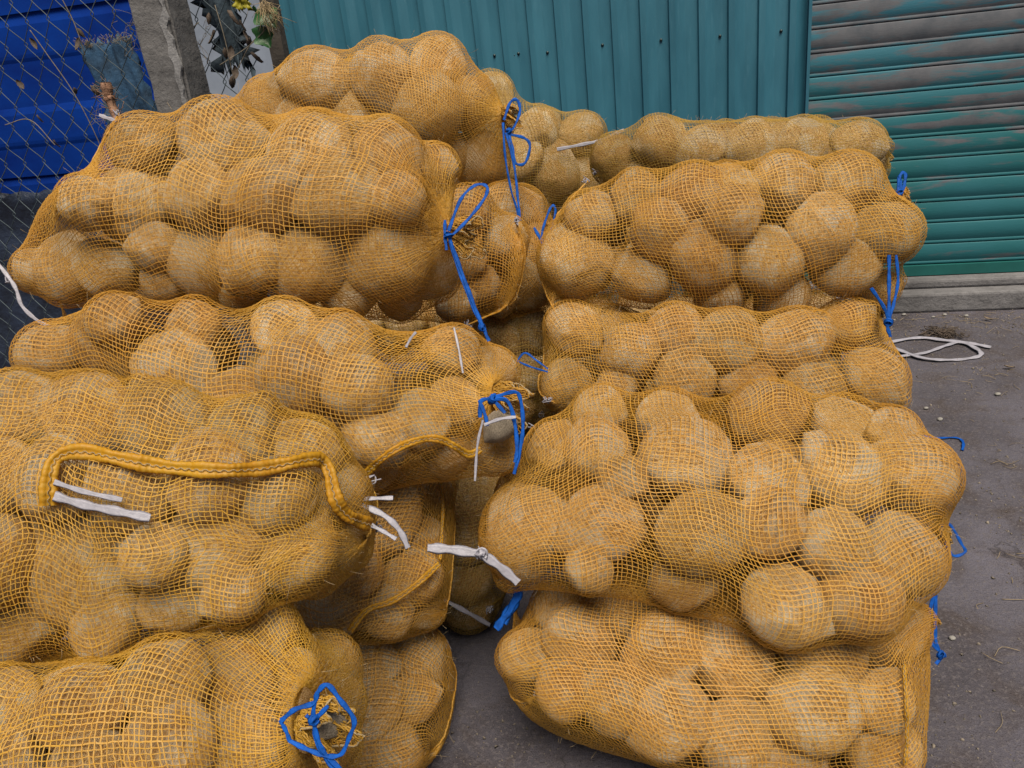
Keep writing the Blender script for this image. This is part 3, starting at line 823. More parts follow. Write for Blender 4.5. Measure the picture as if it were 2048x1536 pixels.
    # ---- gathered mouth: frill past the knot with its cream drawcord; sewn end: seam band and corner knots
    for spec, cen, sg, ring0 in ((d['L'], A, -1, R0), (d['R'], B, 1, R1)):
        if spec[0] == 'mouth':
            Nn = at(*spec[1]); ax = Nn-C; ax = ax-e3*ax.dot(e3)*.6; ax /= np.linalg.norm(ax)
            f2 = np.cross(e3, ax); f2 /= np.linalg.norm(f2); f3 = np.cross(ax, f2)
            nr, nn = 11, 110; rs = spec[3] if len(spec) > 3 else 1.0
            th = np.linspace(0, 2*np.pi, nn, endpoint=False)
            k1, k2 = r.uniform(0, 6), r.uniform(0, 6)
            G = []
            for j in range(nr):
                s = j/(nr-1); rad = .014+(.026*rs)*s**.8*(1+.30*np.sin(5*th+k1)+.22*np.sin(9*th+k2)+.15*np.sin(17*th+k1)); ln = .055*rs*s*(1+.35*np.sin(3*th+k2)+.3*np.sin(7*th+k1))
                G.append(Nn+ax*ln[:, None]*.9+rad[:, None]*(np.cos(th)[:, None]*f2+np.sin(th)[:, None]*f3)-np.array([0, 0, .018*s*s]))
            G = np.array(G); mb = MB()
            for j in range(1, nr): mb.tube(np.vstack([G[j], G[j][:1]])+r.normal(0, .0012, (nn+1, 3)), .0010, 3)
            for i in range(nn): mb.tube(G[:, i]+r.normal(0, .0012, (nr, 3)), .0013, 3)
            link('mouth_frill', mb.mesh('mouth_frill', M_NET[d.get('mat', 0)]), root)
            mb = MB(); mb.tube(np.vstack([G[-1], G[-1][:1]])+r.normal(0, .0010, (nn+1, 3)), .0016, 5); link('drawcord', mb.mesh('drawcord', M_CREAM), root)
        else:
            half = ring0[np.argsort(((ring0-at(*spec[1]))**2).sum(1))[::2]]
            E1, E2 = at(*spec[1]), at(*spec[2])
            end, i1 = [q for q in seams if q[0] == (0 if sg < 0 else -1)][0]
            ks = np.arange(0, nv_c//2+1); Pm = spline(.5*(P[end][(i1+ks) % nv_c]+P[end][(i1-ks) % nv_c]), 3); n = len(Pm)
            Pm = Pm+np.array([0, 0, 1])*(.002*np.sin(np.arange(n)*.23)+.0015*np.sin(np.arange(n)*.6))[:, None]
            mb = MB(); mb.tube(Pm, .0027*(1+.25*np.sin(np.arange(n)*2.1)), 6)
            link('end_seam', mb.mesh('end_seam', M_NET[d.get('mat', 0)]), root)
            for Ek in (E1, E2):
                mb = MB()
                for q in range(3):
                    pts = [Ek+r.normal(0, .006, 3)-e1*sg*-.006 for _ in range(6)]
                    mb.tube(spline(pts, 6), .0013, 4)
                link('corner_knot', mb.mesh('corner_knot', M_WHITE), root)
    d['root'] = root; d['E'] = E; d['C'] = C
    return root

SACKS = {}
def sack(k, **d): SACKS[k] = d
GR, GL, GG = 'sacks of the right stack', 'sacks of the left stack', 'sacks in the dark gap'
sack('rA', short='the lowest right sack', label='lowest sack of the right stack, lying flat on the bare concrete', group=GR,
     A=(1010, 1335, 1.80), B=(1830, 1370, 1.72), bc=(.23, .19), roll=0, mat=0, fill=9,
     L=('seam', (1030, 1195, 1.95), (1085, 1385, 1.66)), R=('mouth', (1850, 1225, 1.85), .012, .3),
     rows=[('back', [(1120, 1225, 52), (1235, 1215, 60), (1370, 1222, 60), (1500, 1245, 56), (1620, 1250, 56)]),
           ('upper', [(1049, 1309, 56), (1160, 1285, 72), (1318, 1296, 80), (1466, 1305, 86), (1640, 1295, 84), (1775, 1268, 66)]),
           ('lower', [(1131, 1385, 58), (1228, 1400, 62), (1341, 1435, 80), (1470, 1480, 78), (1622, 1420, 88), (1765, 1400, 62), (1590, 1515, 62), (1768, 1492, 74)])])
sack('rB', short='the front upper right sack', label='plump front sack on the right whose corner is tied with a wide white strap', group=GR,
     A=(990, 1010, 1.80), B=(1890, 1030, 1.72), bc=(.24, .175), mat=0, fill=10,
     L=('seam', (1065, 855, 1.98), (965, 1105, 1.66)), R=('mouth', (1882, 1055, 1.80), .012, .25),
     rows=[('back', [(1105, 900, 52), (1190, 832, 54), (1336, 838, 66), (1530, 838, 76), (1690, 846, 68), (1770, 866, 50)]),
           ('middle', [(1195, 905, 64), (1372, 925, 78), (1240, 965, 50), (1536, 965, 70), (1690, 950, 80), (1815, 945, 76)]),
           ('front', [(1052, 1060, 88), (1206, 1055, 76), (1392, 1075, 80), (1531, 1040, 72), (1669, 1078, 76), (1806, 1115, 82)]),
           ('bottom', [(1172, 1130, 50), (1377, 1160, 62), (1546, 1195, 78), (1700, 1185, 76)])])
sack('rC', short='the middle right sack', label='small middle sack of the right stack squeezed under the two-eared sack', group=GR,
     A=(1110, 715, 2.15), B=(1780, 730, 2.10), bc=(.22, .17), mat=0, fill=8,
     L=('seam', (1105, 640, 2.2), (1100, 800, 2.05)), R=('mouth', (1748, 610, 2.22), .012, .3),
     rows=[('upper', [(1150, 665, 54), (1255, 705, 58), (1350, 655, 50), (1455, 690, 64), (1590, 690, 68), (1688, 640, 52)]),
           ('lower', [(1136, 765, 54), (1235, 770, 42), (1375, 748, 62), (1500, 765, 52), (1622, 765, 60), (1738, 750, 60)])])
sack('rD', short='the two-eared right sack', label='large upper right sack with two knotted corner ears at its left end', group=GR,
     A=(1125, 480, 2.22), B=(1800, 470, 2.14), bc=(.235, .20), mat=0, fill=10,
     L=('seam', (1176, 362, 2.30), (1112, 626, 2.12)), R=('mouth', (1800, 385, 2.24), .012, .3),
     rows=[('top', [(1280, 392, 54), (1380, 398, 60), (1480, 395, 50), (1568, 364, 60), (1695, 372, 56)]),
           ('middle', [(1190, 430, 52), (1310, 455, 56), (1466, 440, 62), (1637, 462, 64), (1772, 458, 60)]),
           ('front', [(1158, 520, 74, -.05), (1285, 545, 58), (1400, 520, 66), (1530, 525, 64), (1690, 540, 66)]),
           ('bottom', [(1440, 582, 54), (1575, 584, 54), (1752, 575, 42)])])
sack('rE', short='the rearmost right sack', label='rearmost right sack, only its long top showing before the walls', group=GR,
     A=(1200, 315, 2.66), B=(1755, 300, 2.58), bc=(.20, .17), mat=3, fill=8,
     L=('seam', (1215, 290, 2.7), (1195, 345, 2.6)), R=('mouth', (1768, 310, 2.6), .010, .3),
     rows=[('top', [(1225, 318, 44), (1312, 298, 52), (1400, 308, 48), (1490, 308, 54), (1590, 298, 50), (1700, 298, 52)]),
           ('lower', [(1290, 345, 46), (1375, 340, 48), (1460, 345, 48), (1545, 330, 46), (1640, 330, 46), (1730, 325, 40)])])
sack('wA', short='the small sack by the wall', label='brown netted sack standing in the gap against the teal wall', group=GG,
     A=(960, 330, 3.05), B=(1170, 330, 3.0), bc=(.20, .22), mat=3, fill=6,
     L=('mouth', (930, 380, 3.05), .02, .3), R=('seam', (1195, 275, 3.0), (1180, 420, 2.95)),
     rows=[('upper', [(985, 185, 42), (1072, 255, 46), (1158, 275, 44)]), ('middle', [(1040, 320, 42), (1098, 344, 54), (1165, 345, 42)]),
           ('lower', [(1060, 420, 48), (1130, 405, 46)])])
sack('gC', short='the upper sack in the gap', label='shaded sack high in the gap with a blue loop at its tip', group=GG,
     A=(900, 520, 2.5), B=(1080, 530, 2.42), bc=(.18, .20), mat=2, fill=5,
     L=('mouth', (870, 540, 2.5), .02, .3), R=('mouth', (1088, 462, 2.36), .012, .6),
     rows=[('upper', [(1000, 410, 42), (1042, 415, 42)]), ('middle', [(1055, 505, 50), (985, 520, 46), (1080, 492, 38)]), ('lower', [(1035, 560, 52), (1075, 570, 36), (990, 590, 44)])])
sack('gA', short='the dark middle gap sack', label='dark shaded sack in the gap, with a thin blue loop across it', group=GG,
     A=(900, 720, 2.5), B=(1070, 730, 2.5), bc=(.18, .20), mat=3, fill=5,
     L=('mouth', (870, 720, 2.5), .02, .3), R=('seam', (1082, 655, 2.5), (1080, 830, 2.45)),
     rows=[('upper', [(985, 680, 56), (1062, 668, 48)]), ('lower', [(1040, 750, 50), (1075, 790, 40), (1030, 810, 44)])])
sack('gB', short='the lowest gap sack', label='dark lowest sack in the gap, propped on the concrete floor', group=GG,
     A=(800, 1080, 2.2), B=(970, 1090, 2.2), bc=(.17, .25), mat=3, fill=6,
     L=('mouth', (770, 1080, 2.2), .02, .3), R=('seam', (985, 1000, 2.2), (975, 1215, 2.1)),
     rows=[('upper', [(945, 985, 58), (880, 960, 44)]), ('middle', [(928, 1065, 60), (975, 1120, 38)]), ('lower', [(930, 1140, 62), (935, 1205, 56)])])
sack('lG', short='the lowest left sack', label='lowest left sack, its sewn edge trailing along the bare floor', group=GL,
     A=(430, 1420, 1.90), B=(870, 1400, 1.84), bc=(.25, .20), mat=0, fill=8,
     L=('mouth', (400, 1440, 1.8), .02, .3), avoid=('lD', 'lE'), R=('seam', (888, 1290, 1.99), (812, 1530, 1.80)),
     rows=[('upper', [(655, 1330, 62), (740, 1335, 52), (825, 1320, 68)]), ('lower', [(640, 1420, 60), (745, 1420, 62), (815, 1400, 54), (690, 1500, 62), (772, 1500, 58)])])
sack('lF', short='the middle left sack', label='middle left sack with a doubled white strap over its end', group=GL,
     A=(350, 1120, 1.86), B=(860, 1120, 1.80), bc=(.24, .19), mat=0, fill=8,
     L=('mouth', (320, 1120, 1.86), .02, .3), avoid=('lD', 'lE'), R=('seam', (885, 985, 1.94), (872, 1235, 1.86)),
     rows=[('upper', [(700, 990, 50), (775, 975, 50), (846, 985, 54)]), ('middle', [(660, 1090, 62), (766, 1045, 78), (845, 1080, 48)]),
           ('lower', [(662, 1210, 68), (720, 1150, 48), (770, 1225, 56), (825, 1150, 62), (850, 1215, 40)])])
sack('lE', short='the bottom left sack', label='bottom left sack with its mouth drawn open round blue string', group=GL,
     A=(-140, 1480, 1.30), B=(620, 1400, 1.22), bc=(.27, .20), mat=1, fill=6, roll=0, cell=.0068, w=.00074,
     L=('mouth', (-260, 1500, 1.3), .02, .3), R=('mouth', (610, 1440, 1.02), .040, .8),
     rows=[('upper', [(35, 1415, 72), (190, 1400, 78), (345, 1352, 80), (520, 1285, 76), (648, 1330, 58)]),
           ('middle', [(-30, 1440, 90), (122, 1430, 98), (290, 1420, 92), (440, 1375, 92), (575, 1365, 64), (670, 1415, 60)]),
           ('mouth', [(648, 1450, 40, 1.04)]),
           ('lower', [(40, 1520, 80), (210, 1520, 84), (350, 1480, 88), (485, 1490, 84), (560, 1500, 54), (655, 1490, 60)])])
sack('lC', short='the grey-mouthed left sack', label='broad left sack whose tied mouth shows a grey coconut end', group=GL,
     A=(60, 730, 1.86), B=(960, 800, 1.72), bc=(.24, .20), mat=0, fill=9,
     L=('seam', (120, 600, 1.98), (52, 740, 1.8)), R=('mouth', (985, 790, 1.62), .022, 1.0),
     rows=[('back', [(240, 650, 54), (380, 655, 54), (562, 672, 66), (690, 698, 64)]),
           ('upper', [(100, 712, 60), (215, 685, 74), (358, 742, 80), (610, 757, 76), (720, 782, 72), (905, 705, 54), (990, 735, 46)]),
           ('lower', [(480, 812, 66), (560, 850, 58), (662, 825, 72), (765, 860, 66), (838, 850, 66), (905, 805, 52), (900, 915, 50), (982, 900, 44), (740, 920, 54)]),
           ('mouth', [(1002, 850, 36, 1.60)])])
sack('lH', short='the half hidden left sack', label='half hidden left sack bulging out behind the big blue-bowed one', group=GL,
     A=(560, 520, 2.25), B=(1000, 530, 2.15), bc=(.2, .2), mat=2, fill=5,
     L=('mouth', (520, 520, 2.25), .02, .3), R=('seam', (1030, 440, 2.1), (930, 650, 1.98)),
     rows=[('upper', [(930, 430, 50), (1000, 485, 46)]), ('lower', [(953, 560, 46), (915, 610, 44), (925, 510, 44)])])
sack('lB', short='the big blue-bowed left sack', label='big upper left sack with a long blue bow tied at its mouth', group=GL,
     A=(60, 450, 1.95), B=(890, 430, 1.78), bc=(.255, .215), mat=0, fill=10,
     L=('seam', (238, 228, 2.12), (22, 562, 1.84)), R=('mouth', (897, 462, 1.70), .016, .9),
     rows=[('top', [(285, 292, 58), (440, 282, 78), (620, 316, 80), (780, 322, 74), (868, 335, 42)]),
           ('upper', [(196, 408, 50), (264, 402, 78), (400, 392, 70), (520, 402, 84), (680, 402, 74), (800, 405, 60)]),
           ('lower', [(72, 540, 44), (135, 540, 58), (225, 530, 60), (410, 515, 82), (320, 490, 50), (520, 520, 60), (615, 530, 80), (765, 505, 92), (858, 550, 55)]),
           ('bottom', [(330, 566, 44), (480, 580, 50), (690, 585, 56), (800, 595, 50)])])
sack('lA', short='the topmost rear left sack', label='topmost rear left sack with a dangling blue string at its mouth', group=GL,
     A=(450, 260, 2.62), B=(1000, 240, 2.45), bc=(.22, .235), mat=0, fill=8,
     L=('seam', (520, 170, 2.7), (430, 300, 2.6)), R=('mouth', (1006, 226, 2.36), .014, .7),
     rows=[('top', [(482, 245, 38), (550, 215, 54), (645, 178, 64), (765, 168, 66), (868, 150, 62)]),
           ('upper', [(600, 262, 54), (720, 232, 64), (860, 222, 66), (945, 200, 50)]),
           ('lower', [(790, 275, 50), (955, 315, 56), (972, 388, 40), (890, 300, 50)])])
sack('lD', short='the front left sack', label='large front left sack crossed by a thick yellow sewn hem', group=GL,
     A=(-120, 1010, 1.34), B=(690, 1010, 1.36), bc=(.25, .20), mat=1, fill=6, cell=.0068, w=.00074,
     L=('mouth', (-240, 1040, 1.3), .03, .3), R=('seam', (735, 960, 1.5), (745, 1060, 1.40)),
     rows=[('top', [(50, 838, 86), (190, 845, 86), (340, 865, 80), (480, 885, 82), (595, 900, 70)]),
           ('middle', [(-40, 960, 90), (100, 960, 80), (260, 990, 84), (420, 960, 80), (560, 985, 80), (660, 990, 62)]),
           ('lower', [(-20, 1120, 90), (150, 1140, 132), (425, 1095, 96), (590, 1095, 84), (320, 1110, 60), (690, 1080, 50)]),
           ('bottom', [(40, 1265, 72), (200, 1250, 66), (340, 1210, 66), (480, 1170, 56), (620, 1150, 44)])])
for k in SACKS: place_sack(k, SACKS[k])
for it in range(40):                          # settle: push overlapping coconuts apart
    X = np.array([o['c'] for o in ALLC]); Rr = np.array([o['r'] for o in ALLC]); sk = np.array([o['sack'] for o in ALLC])
    D = X[:, None]-X[None]; dist = np.linalg.norm(D, axis=2)+1e-6
    need = (Rr[:, None]+Rr[None])*np.where(sk[:, None] == sk[None], .72, 1.06)
    ov = np.maximum(need-dist, 0); np.fill_diagonal(ov, 0)
    mv = (D/dist[..., None]*ov[..., None]).sum(1)*.3
    ax = RW @ np.array([0, 0, 1.0]); al = mv @ ax
    lat = np.array([.06 if o['row'] else .5 for o in ALLC])[:, None]
    mv = (mv-al[:, None]*ax)*lat+al[:, None]*ax
    ln = np.linalg.norm(mv, axis=1)[:, None]; mv *= np.minimum(1, .012/(ln+1e-9))
    X += mv; X[:, 2] = np.maximum(X[:, 2], Rr*.98)
    for o, x in zip(ALLC, X):
        if o['row'] != 'mouth': o['c'] = x
for k in SACKS: build_sack(k, SACKS[k])


# ------------------------------------------------------------------ hems, ties and straps
def surf(px, py, key, off=.004):
    P = NETPTS[key]; q = pix(P); dd = np.hypot(q[:, 0]-px, q[:, 1]-py)
    m = np.nonzero(dd < 16)[0]
    i = m[np.argmin(q[m, 2])] if len(m) else np.argmin(dd+q[:, 2]*20)
    p = at(px, py, q[i, 2]) if len(m) else P[i]
    v = CAM-p; return p+v/np.linalg.norm(v)*off
def toward(P): 
    v = CAM-np.asarray(P); return v/np.linalg.norm(v, axis=1)[:, None]
def hem(key, path, w=.022, th=.006, label=None, name='sewn_hem'):
    P = spline([surf(x, y, key, .006) for x, y in path], 6)
    for _ in range(4): P[1:-1] = .5*P[1:-1]+.25*(P[:-2]+P[2:])
    L = np.concatenate([[0], np.cumsum(np.linalg.norm(np.diff(P, axis=0), axis=1))]); n = int(L[-1]/.0028)
    P = np.stack([np.interp(np.linspace(0, L[-1], n), L, P[:, c]) for c in range(3)], 1)
    T, _, _ = frames(P); N = toward(P); N = N-T*(N*T).sum(1)[:, None]; N /= np.linalg.norm(N, axis=1)[:, None]; B = np.cross(T, N)
    i = np.arange(n); rid = (i % 3 == 0)*.0011+rng.normal(0, .0005, n)
    ww = (w*.5*(1+.10*np.sin(i*.21)+rng.normal(0, .05, n)))[:, None]; h = (th+rid)[:, None]
    sag = (.002*np.sin(i*.13)+.0015*np.sin(i*.41))[:, None]*N
    rows = np.stack([P-B*ww, P-B*ww*.9+N*h*.8, P-B*ww*.35+N*h, P-B*ww*.28+N*h*.78, P+B*ww*.28+N*h*.8, P+B*ww*.38+N*h*1.1, P+B*ww*.9+N*h*.8, P+B*ww, P-N*.002], 1)+sag[:, None]
    k = rows.shape[1]; I = np.arange(n-1)[:, None]*k; J = np.arange(k)[None]; J2 = (J+1) % k
    mb = MB(); mb.add(rows.reshape(-1, 3), np.stack([I+J, I+J2, I+k+J2, I+k+J], -1).reshape(-1, 4))
    o = link(name, mb.mesh(name, M_HEM), SACKS[key]['root'])
    mb = MB(); m = (i % 4 < 2)*2-1
    mb.tube(P+N*(h+.0012)+B*ww*.05+sag+B*(m*.0012)[:, None], .0008, 3)
    s_ = link('stitching', mb.mesh('stitching', M_CREAM), None); s_.parent = o; s_.matrix_parent_inverse = o.matrix_world.inverted()
    s_.matrix_parent_inverse = Matrix.Translation(-Vector(SACKS[key]['root'].location)) if False else Matrix()
    if label: o['label'] = label
    return o
def strand(mb, pts, w, t=None, key=None, off=.006, twist=.05, per=8):
    """pts: (px, py) on the surface of sack key, or (px, py, t) free in the air"""
    Q = []
    for p in pts:
        if len(p) == 3: Q.append(at(*p))
        elif t is not None: Q.append(at(p[0], p[1], t))
        else: Q.append(surf(p[0], p[1], key, off))
    P = spline(Q, per); mb.tape(P, w, toward(P)+rng.normal(0, .12, 3), twist)
def tie(key, strands, w=.0085, mat=None, name='tie_string', label=None, t=None, knots=(), twist=.06, off=.006):
    mb = MB()
    for st in strands: strand(mb, st, w*(.8 if (mat is None and w < .015) else 1)*random.uniform(.8, 1.1), t, key, off, twist)
    for kx, ky in knots:
        c = at(kx, ky, t) if t is not None else surf(kx, ky, key, off+.003)
        for q in range(3):
            a_ = np.linspace(0, 6.6, 16); ax = rng.normal(0, 1, 3); ax /= np.linalg.norm(ax); b_ = np.cross(ax, [.3, .5, .8]); b_ /= np.linalg.norm(b_); c_ = np.cross(ax, b_)
            mb.tape(c+min(w, .010)*.75*(np.cos(a_)[:, None]*b_+np.sin(a_)[:, None]*c_)+ax*(a_[:, None]-3.3)*w*.08, w*.8, None, .1)
    o = link(name, mb.mesh(name, mat or M_BLUE), SACKS[key]['root'])
    if label: o['label'] = label
    return o

hem('lD', [(96, 1010), (98, 960), (112, 915), (165, 902), (240, 918), (330, 934), (430, 941), (520, 938), (590, 924), (638, 918), (660, 945), (668, 990), (692, 1030), (742, 1050)], .022, .0045, 'thick bright yellow sewn hem')
hem('lC', [(703, 985), (722, 958), (770, 912), (820, 885), (870, 876), (910, 893), (938, 910), (962, 898)], .015, .004, 'bright orange sewn hem')
hem('lF', [(700, 1262), (735, 1218), (780, 1205), (832, 1170), (878, 1128)], .013, .0035)
hem('lF', [(876, 950), (886, 1000), (884, 1060), (880, 1120)], .007, .004)
hem('gB', [(884, 1188), (862, 1218), (866, 1250)], .016, .005)
hem('rA', [(1808, 1330), (1812, 1400), (1814, 1470), (1810, 1528)], .007, .003)

B_ = 'bright blue plastic string tied in loops'
tie('lB', [[(897, 462), (922, 398), (952, 370), (974, 374), (968, 398), (935, 440), (897, 478)], [(897, 472), (914, 530), (944, 610), (962, 648), (978, 682)], [(899, 476), (922, 540), (950, 615), (966, 652), (972, 668)], [(890, 440), (890, 470), (893, 500)]],
    .0095, label=B_, t=1.60, knots=((897, 470), (964, 655)))
tie('lA', [[(1008, 240), (1020, 206), (1034, 200), (1040, 222), (1030, 250), (1018, 268)], [(1016, 268), (1048, 276), (1060, 292), (1050, 326), (1031, 326), (1026, 300), (1018, 268)],
           [(1006, 245), (1010, 310), (1022, 380), (1034, 420), (1037, 455)], [(1012, 265), (1028, 330), (1036, 400), (1040, 440)]], .0095, label=B_, t=2.24, knots=((1018, 262),))
tie('gC', [[(1068, 455), (1082, 480), (1091, 497)], [(1090, 500), (1084, 468), (1097, 425), (1106, 411), (1111, 424), (1101, 465), (1092, 503)]], .0095, label=B_, t=2.22, knots=((1091, 497),))
tie('lC', [[(960, 835), (962, 803), (985, 796), (1028, 784), (1041, 800), (1046, 850), (1040, 900), (1028, 948)], [(975, 800), (1014, 802), (1030, 850), (1034, 900), (1030, 925)], [(985, 798), (1010, 826)], [(958, 800), (970, 830), (975, 852)]],
    .0105, label=B_, t=1.53, knots=((985, 798),))
tie('gA', [[(1034, 722), (1050, 706), (1072, 720), (1096, 738)], [(1034, 722), (1062, 734), (1096, 744)]], .006, label='thin blue string loop', t=2.05)
tie('rA', [[(1030, 1160), (1036, 1190), (1012, 1228), (992, 1258)], [(1036, 1165), (1030, 1205), (1006, 1245)]], .019, label='wide dark blue string hanging at the left corner', t=1.74)
tie('rA', [[(1868, 1188), (1858, 1235), (1864, 1285), (1884, 1310), (1872, 1328)], [(1872, 1190), (1870, 1240), (1872, 1285), (1882, 1308)]], .0105, label='blue string hanging at the right end', t=1.80, knots=((1882, 1310),))
tie('rB', [[(1880, 1052), (1900, 1050), (1922, 1086), (1930, 1104), (1906, 1111), (1888, 1080), (1880, 1056)]], .0095, label=B_, t=1.78)
tie('rD', [[(1798, 396), (1797, 362), (1804, 346), (1811, 350), (1807, 375), (1800, 392)], [(1800, 380), (1802, 365), (1799, 352)]], .010, label=B_, t=2.16, knots=((1799, 385),))
tie('rD', [[(1742, 576), (1765, 610), (1776, 635), (1777, 650)], [(1778, 510), (1778, 560), (1778, 635)], [(1792, 510), (1796, 560), (1788, 605), (1778, 640)], [(1777, 645), (1775, 655), (1781, 674)]], .0105, label='long blue string dangling below the right end', t=1.97, knots=((1777, 645),))
tie('lE', [[(562, 1442), (590, 1419), (627, 1406), (636, 1384), (655, 1370), (680, 1400), (708, 1440), (697, 1478), (682, 1508), (655, 1512), (618, 1500), (580, 1482)], [(628, 1405), (627, 1440), (636, 1480), (652, 1510), (690, 1548)],
           [(632, 1440), (630, 1475), (648, 1512), (672, 1545)], [(560, 1440), (572, 1462), (580, 1484)], [(612, 1430), (628, 1445)], [(656, 1412), (632, 1438)]], .0068, label=B_, t=.93, knots=((628, 1440),), twist=.03)

W_ = 'white plastic strap end'
tie('lB', [[(-14, 515), (14, 550), (32, 578), (44, 612), (76, 642), (112, 660)]], .0105, M_WHITE, 'tie_strap', W_, t=1.76, twist=.03)
tie('lB', [[(198, 230), (214, 236), (232, 242)]], .010, M_WHITE, 'tie_strap', W_, t=2.08, twist=.02)
tie('lC', [[(812, 694), (822, 676), (832, 664)]], .005, M_WHITE, 'tie_strap', W_, twist=.03, off=.02)
tie('lC', [[(908, 655), (918, 700), (926, 746)]], .0055, M_WHITE, 'tie_strap', W_, twist=.03, off=.02)
tie('lC', [[(968, 850), (1000, 838), (1032, 834)]], .006, M_WHITE, 'tie_strap', W_, t=1.52, twist=.03)
tie('lC', [[(966, 840), (955, 890), (950, 962)]], .006, M_WHITE, 'tie_strap', W_, t=1.52, twist=.03)
tie('lD', [[(108, 964), (170, 984), (244, 1000)]], .009, M_WHITE, 'tie_strap', 'narrow white strap end under the yellow hem', twist=.01, off=.012)
tie('lD', [[(108, 992), (170, 1010), (240, 1024), (300, 1036)]], .0115, M_WHITE, 'tie_strap', 'broad cloudy white strap end', twist=.01, off=.012)
tie('lD', [[(676, 1006), (730, 998), (786, 996)]], .008, M_WHITE, 'tie_strap', 'short white strap lying level', t=1.34, twist=.02)
tie('lD', [[(738, 1048), (765, 1062), (792, 1078)]], .008, M_WHITE, 'tie_strap', 'short white strap at the hem tip', t=1.34, twist=.02)
tie('lD', [[(712, 1030), (700, 1008), (722, 1010), (770, 1032), (800, 1062), (816, 1096)]], .010, M_WHITE, 'tie_strap', 'folded white strap at the right corner', t=1.34, twist=.02)
tie('gB', [[(888, 1200), (930, 1222), (980, 1250)]], .014, M_WHITE, 'tie_strap', W_, twist=.02, off=.012)
tie('rB', [[(855, 1096), (900, 1099), (962, 1108)], [(960, 1106), (1000, 1134), (1036, 1166)]], .0185, M_WHITE, 'tie_strap', 'wide white strap tied on the lower left corner', t=1.58, knots=((962, 1107),), twist=.02)
tie('wA', [[(1114, 299), (1170, 288), (1204, 280), (1248, 260)]], .013, M_WHITE, 'tie_strap', W_, t=2.82, twist=.02)

# ------------------------------------------------------------------ things on the ground
def gp(px, py, z=.004): return at_z(px, py, z)
mb = MB()
for path in ([(1766, 686), (1835, 675), (1890, 680), (1940, 686), (1982, 694)], [(1766, 684), (1800, 700), (1850, 716), (1910, 719), (1957, 712), (1957, 700), (1922, 684), (1888, 692), (1850, 705), (1800, 712), (1770, 716)]):
    Q = [gp(x, y, .006+.008*random.random()) for x, y in path]; P = spline(Q, 10); mb.tape(P, .022, np.array([0, 0, 1.0])+rng.normal(0, .15, 3), .02)
tag(link('plastic_strap', mb.mesh('plastic_strap', M_WHITE)), 'white plastic strap looped loosely on the ground near the shutter', 'strap')
mb = MB(); P = spline([gp(x, y, .006) for x, y in ((1815, 866), (1870, 875), (1912, 875), (1926, 884), (1925, 900))], 10); mb.tape(P, .010, (0, 0, 1), .05)
tag(link('loose_string', mb.mesh('loose_string', M_BLUE)), 'short blue string lying on the ground right of the sacks', 'string')
PB = [((1880, 838), .013, 'pointed pale pebble standing nearest the loose blue string'), ((1852, 816), .011, 'small pale pebble beside the sacks above the loose blue string'), ((1996, 788), .014, 'pale pebble alone on open concrete at far right'),
      ((1808, 629), .013, 'pale pebble at the doorstep nearest the sacks'), ((1866, 634), .011, 'flat pale pebble, second from left along the doorstep'), ((1889, 629), .012, 'pale pebble third from left along the doorstep'),
      ((1932, 631), .013, 'pale pebble at the doorstep beside the dry stalks'), ((1789, 640), .008, 'tiny pebble just below the dangling blue string'), ((1905, 1276), .011, 'pale pebble on the ground right of the lowest sack'),
      ((1842, 1340), .008, 'tiny pebble below the blue string of the lowest sack')]
for (px, py), r_, lb in PB:
    bm = bmesh.new(); bmesh.ops.create_icosphere(bm, subdivisions=2, radius=r_*.65); off = Vector((px, py, 0))
    for v in bm.verts: v.co = Vector((v.co.x*1.2, v.co.y, v.co.z*.75))*(1+.3*mn.noise(v.co*90+off))
    me = bpy.data.meshes.new('pebble'); bm.to_mesh(me); bm.free(); me.materials.append(M_PEBBLE)
    o = link('pebble', me); o.location = tuple(gp(px, py, r_*.5)); tag(o, lb, 'pebble', 'pebbles on the concrete')
r3 = np.random.default_rng(5)
def scatter(n, x0, x1, y0, y1, fn, clump=8):
    cs = np.stack([r3.uniform(x0, x1, clump), r3.uniform(y0, y1, clump)], 1)
    for i in range(n):
        if r3.random() < .55: c = cs[r3.integers(clump)]+r3.normal(0, .09, 2)
        else: c = np.array([r3.uniform(x0, x1), r3.uniform(y0, y1)])
        fn(c)
mb = MB()
TET = np.array([[1, 0, -.5], [-.5, .87, -.5], [-.5, -.87, -.5], [0, 0, .6], [.6, .5, .2]]); TQ = [[0, 1, 4, 4], [1, 3, 4, 4], [0, 4, 3, 3], [1, 2, 3, 3], [2, 0, 3, 3], [0, 2, 1, 1]]
def grit(c):
    k = abs(r3.normal(0, .0026))+.0012; a_ = r3.uniform(0, 6.28); R_ = np.array([[math.cos(a_), -math.sin(a_), 0], [math.sin(a_), math.cos(a_), 0], [0, 0, 1]])
    mb.add((TET*r3.uniform(.6, 1.3, 3)*k) @ R_.T+[c[0], c[1], k*.3], TQ)
scatter(5200, .35, 2.2, .9, 4.15, grit, 30); scatter(500, -1.0, .4, .9, 2.2, grit, 10); scatter(1400, .45, 2.4, 3.9, 4.16, grit, 14)
tag(link('grit', mb.mesh('grit', M_GRIT, False)), 'fine grit and crumbs scattered over the concrete', 'grit', kind='stuff')
mb = MB()
def straw(c):
    a_ = r3.uniform(0, 6.28); L = r3.uniform(.015, .07); d_ = np.array([math.cos(a_), math.sin(a_), 0])*L; p = np.array([c[0], c[1], .004])
    n_ = np.array([-d_[1], d_[0], 0])*r3.normal(0, .25); mb.tube(spline([p-d_*.5, p+n_+[0, 0, abs(r3.normal(0, .003))], p+d_*.5+[0, 0, abs(r3.normal(0, .004))]], 3), r3.uniform(.0005, .0013), 3)
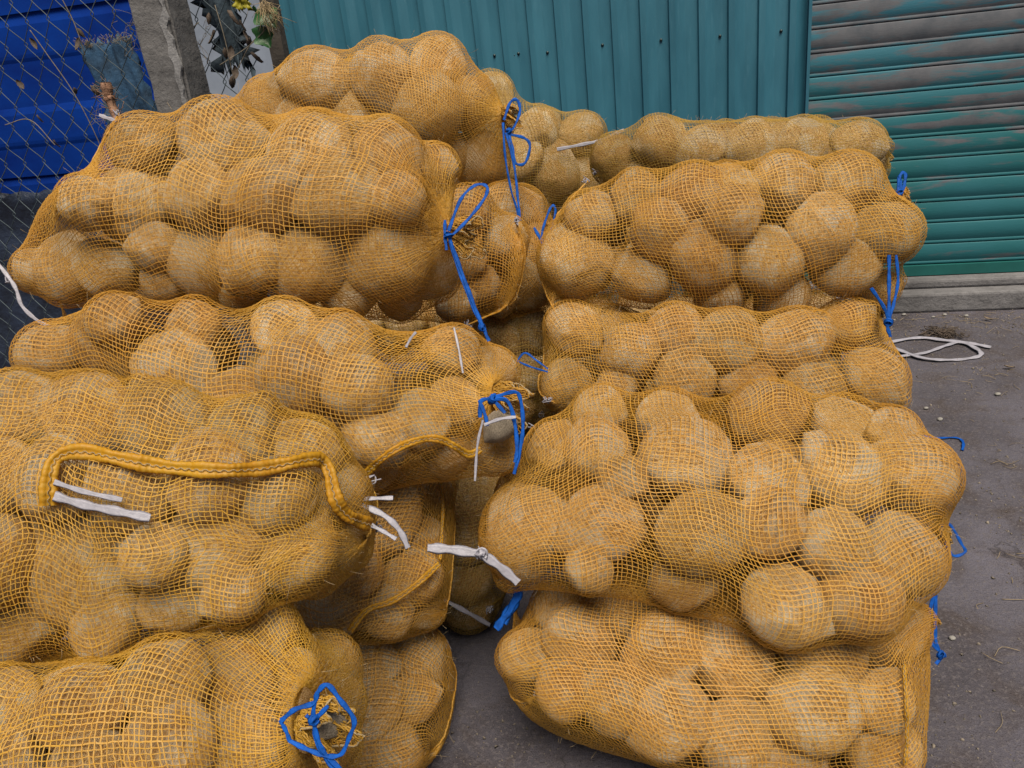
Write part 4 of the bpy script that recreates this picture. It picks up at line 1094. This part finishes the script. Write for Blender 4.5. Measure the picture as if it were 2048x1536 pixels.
scatter(330, .5, 2.2, 1.0, 4.1, straw, 14); scatter(140, .6, 2.4, 3.95, 4.15, straw, 5)
tag(link('straw_bits', mb.mesh('straw_bits', M_STRAW)), 'bits of dry straw and stalk littering the concrete', 'straw', kind='stuff')
M_GLEAF = simple('brown_ground_leaf', (.105, .078, .052), .9, .4, 40, .5, .003)
LV = [leaf_mesh('dry_leaf', M_GLEAF, .040, .007, .5, 60+i) for i in range(2)]
for (px, py), lb in (((1985, 640), 'dry leaf scrap lying along the doorstep'), ((2030, 735), 'dry leaf lying near the pale pebble at far right')):
    o = link('dry_leaf', LV[px % 2]); p = gp(px, py, .010); o.location = tuple(p); o.rotation_euler = (1.45, random.uniform(-.2, .2), random.uniform(0, 6)); tag(o, lb, 'leaf', 'dry leaves on the concrete')
mb = MB()
for i in range(60):
    c = gp(1885, 664, .012)+r3.normal(0, 1, 3)*[.035, .03, .006]; pts = [c+r3.normal(0, 1, 3)*[.02, .02, .005] for _ in range(4)]
    mb.tube(spline(pts, 3), .0022, 3)
tag(link('dark_wad', mb.mesh('dark_wad', M_DRYLEAF)), 'small dark wad of rotten husk on the ground by the strap', 'husk wad', kind='stuff')

# ------------------------------------------------------------------ sacks underneath that carry the ones in view
def support(src, X, Y, Z, lb):
    d = SACKS[src]; root = d['root']; dlt = Vector((X-d['C'][0], Y-d['C'][1], Z-d['C'][2]))
    r2 = root.copy(); COL.objects.link(r2); r2.location = root.location+dlt
    r2['label'] = lb; r2['group'] = 'shaded sacks under the stacks'
    for ch in root.children:
        if ch.name.split('.')[0] in ('netting', 'end_seam'):
            c = ch.copy(); COL.objects.link(c); c.parent = r2; c.matrix_parent_inverse = ch.matrix_parent_inverse.copy()
    mb = MB()
    for o in ALLC:
        if o['sack'] == src:
            me = SUPC; M_ = np.array(o['R'].to_matrix())
            mb.add((SUPV*o['s']) @ M_.T+o['c']+np.array(dlt), SUPQ)
    o = link('coconut_heap', mb.mesh('coconut_heap', M_COCO)); tag(o, 'coconuts heaped inside '+lb, 'coconuts', kind='stuff')
bm = bmesh.new(); bmesh.ops.create_icosphere(bm, subdivisions=2, radius=1.0); bm.verts.ensure_lookup_table()
SUPV = np.array([[v.co.x, v.co.y, v.co.z*1.1] for v in bm.verts]); SUPQ = np.array([[v.index for v in f.verts]+[f.verts[2].index] for f in bm.faces]); bm.free(); SUPC = None
support('rC', .0, 2.12, .19, 'shaded sack under the middle right sack')
support('rE', .05, 2.85, .18, 'lowest shaded sack under the rearmost right sack')
support('rE', .05, 2.85, .50, 'shaded sack second from the floor under the rearmost right sack')
support('rE', .05, 2.85, .80, 'shaded sack directly under the rearmost right sack')
support('lC', -1.36, 1.66, .52, 'shaded sack behind the middle left sack')
support('lC', -1.36, 1.72, .20, 'shaded floor sack behind the lowest left sack')
support('rE', -1.0, 2.62, .25, 'lowest shaded sack under the topmost rear left sack')
support('rE', -1.0, 2.62, .62, 'shaded sack second from the floor under the topmost rear left sack')
support('rE', -1.06, 2.66, .97, 'shaded sack directly under the topmost rear left sack')
support('lE', -1.35, .80, .21, 'shaded floor sack under the bottom left sack')
support('wA', -.60, 3.15, .24, 'lowest shaded sack under the small sack by the wall')
support('wA', -.60, 3.15, .64, 'shaded sack directly under the small sack by the wall')
support('gC', -.86, 2.35, .22, 'shaded floor sack under the dark middle gap sack')
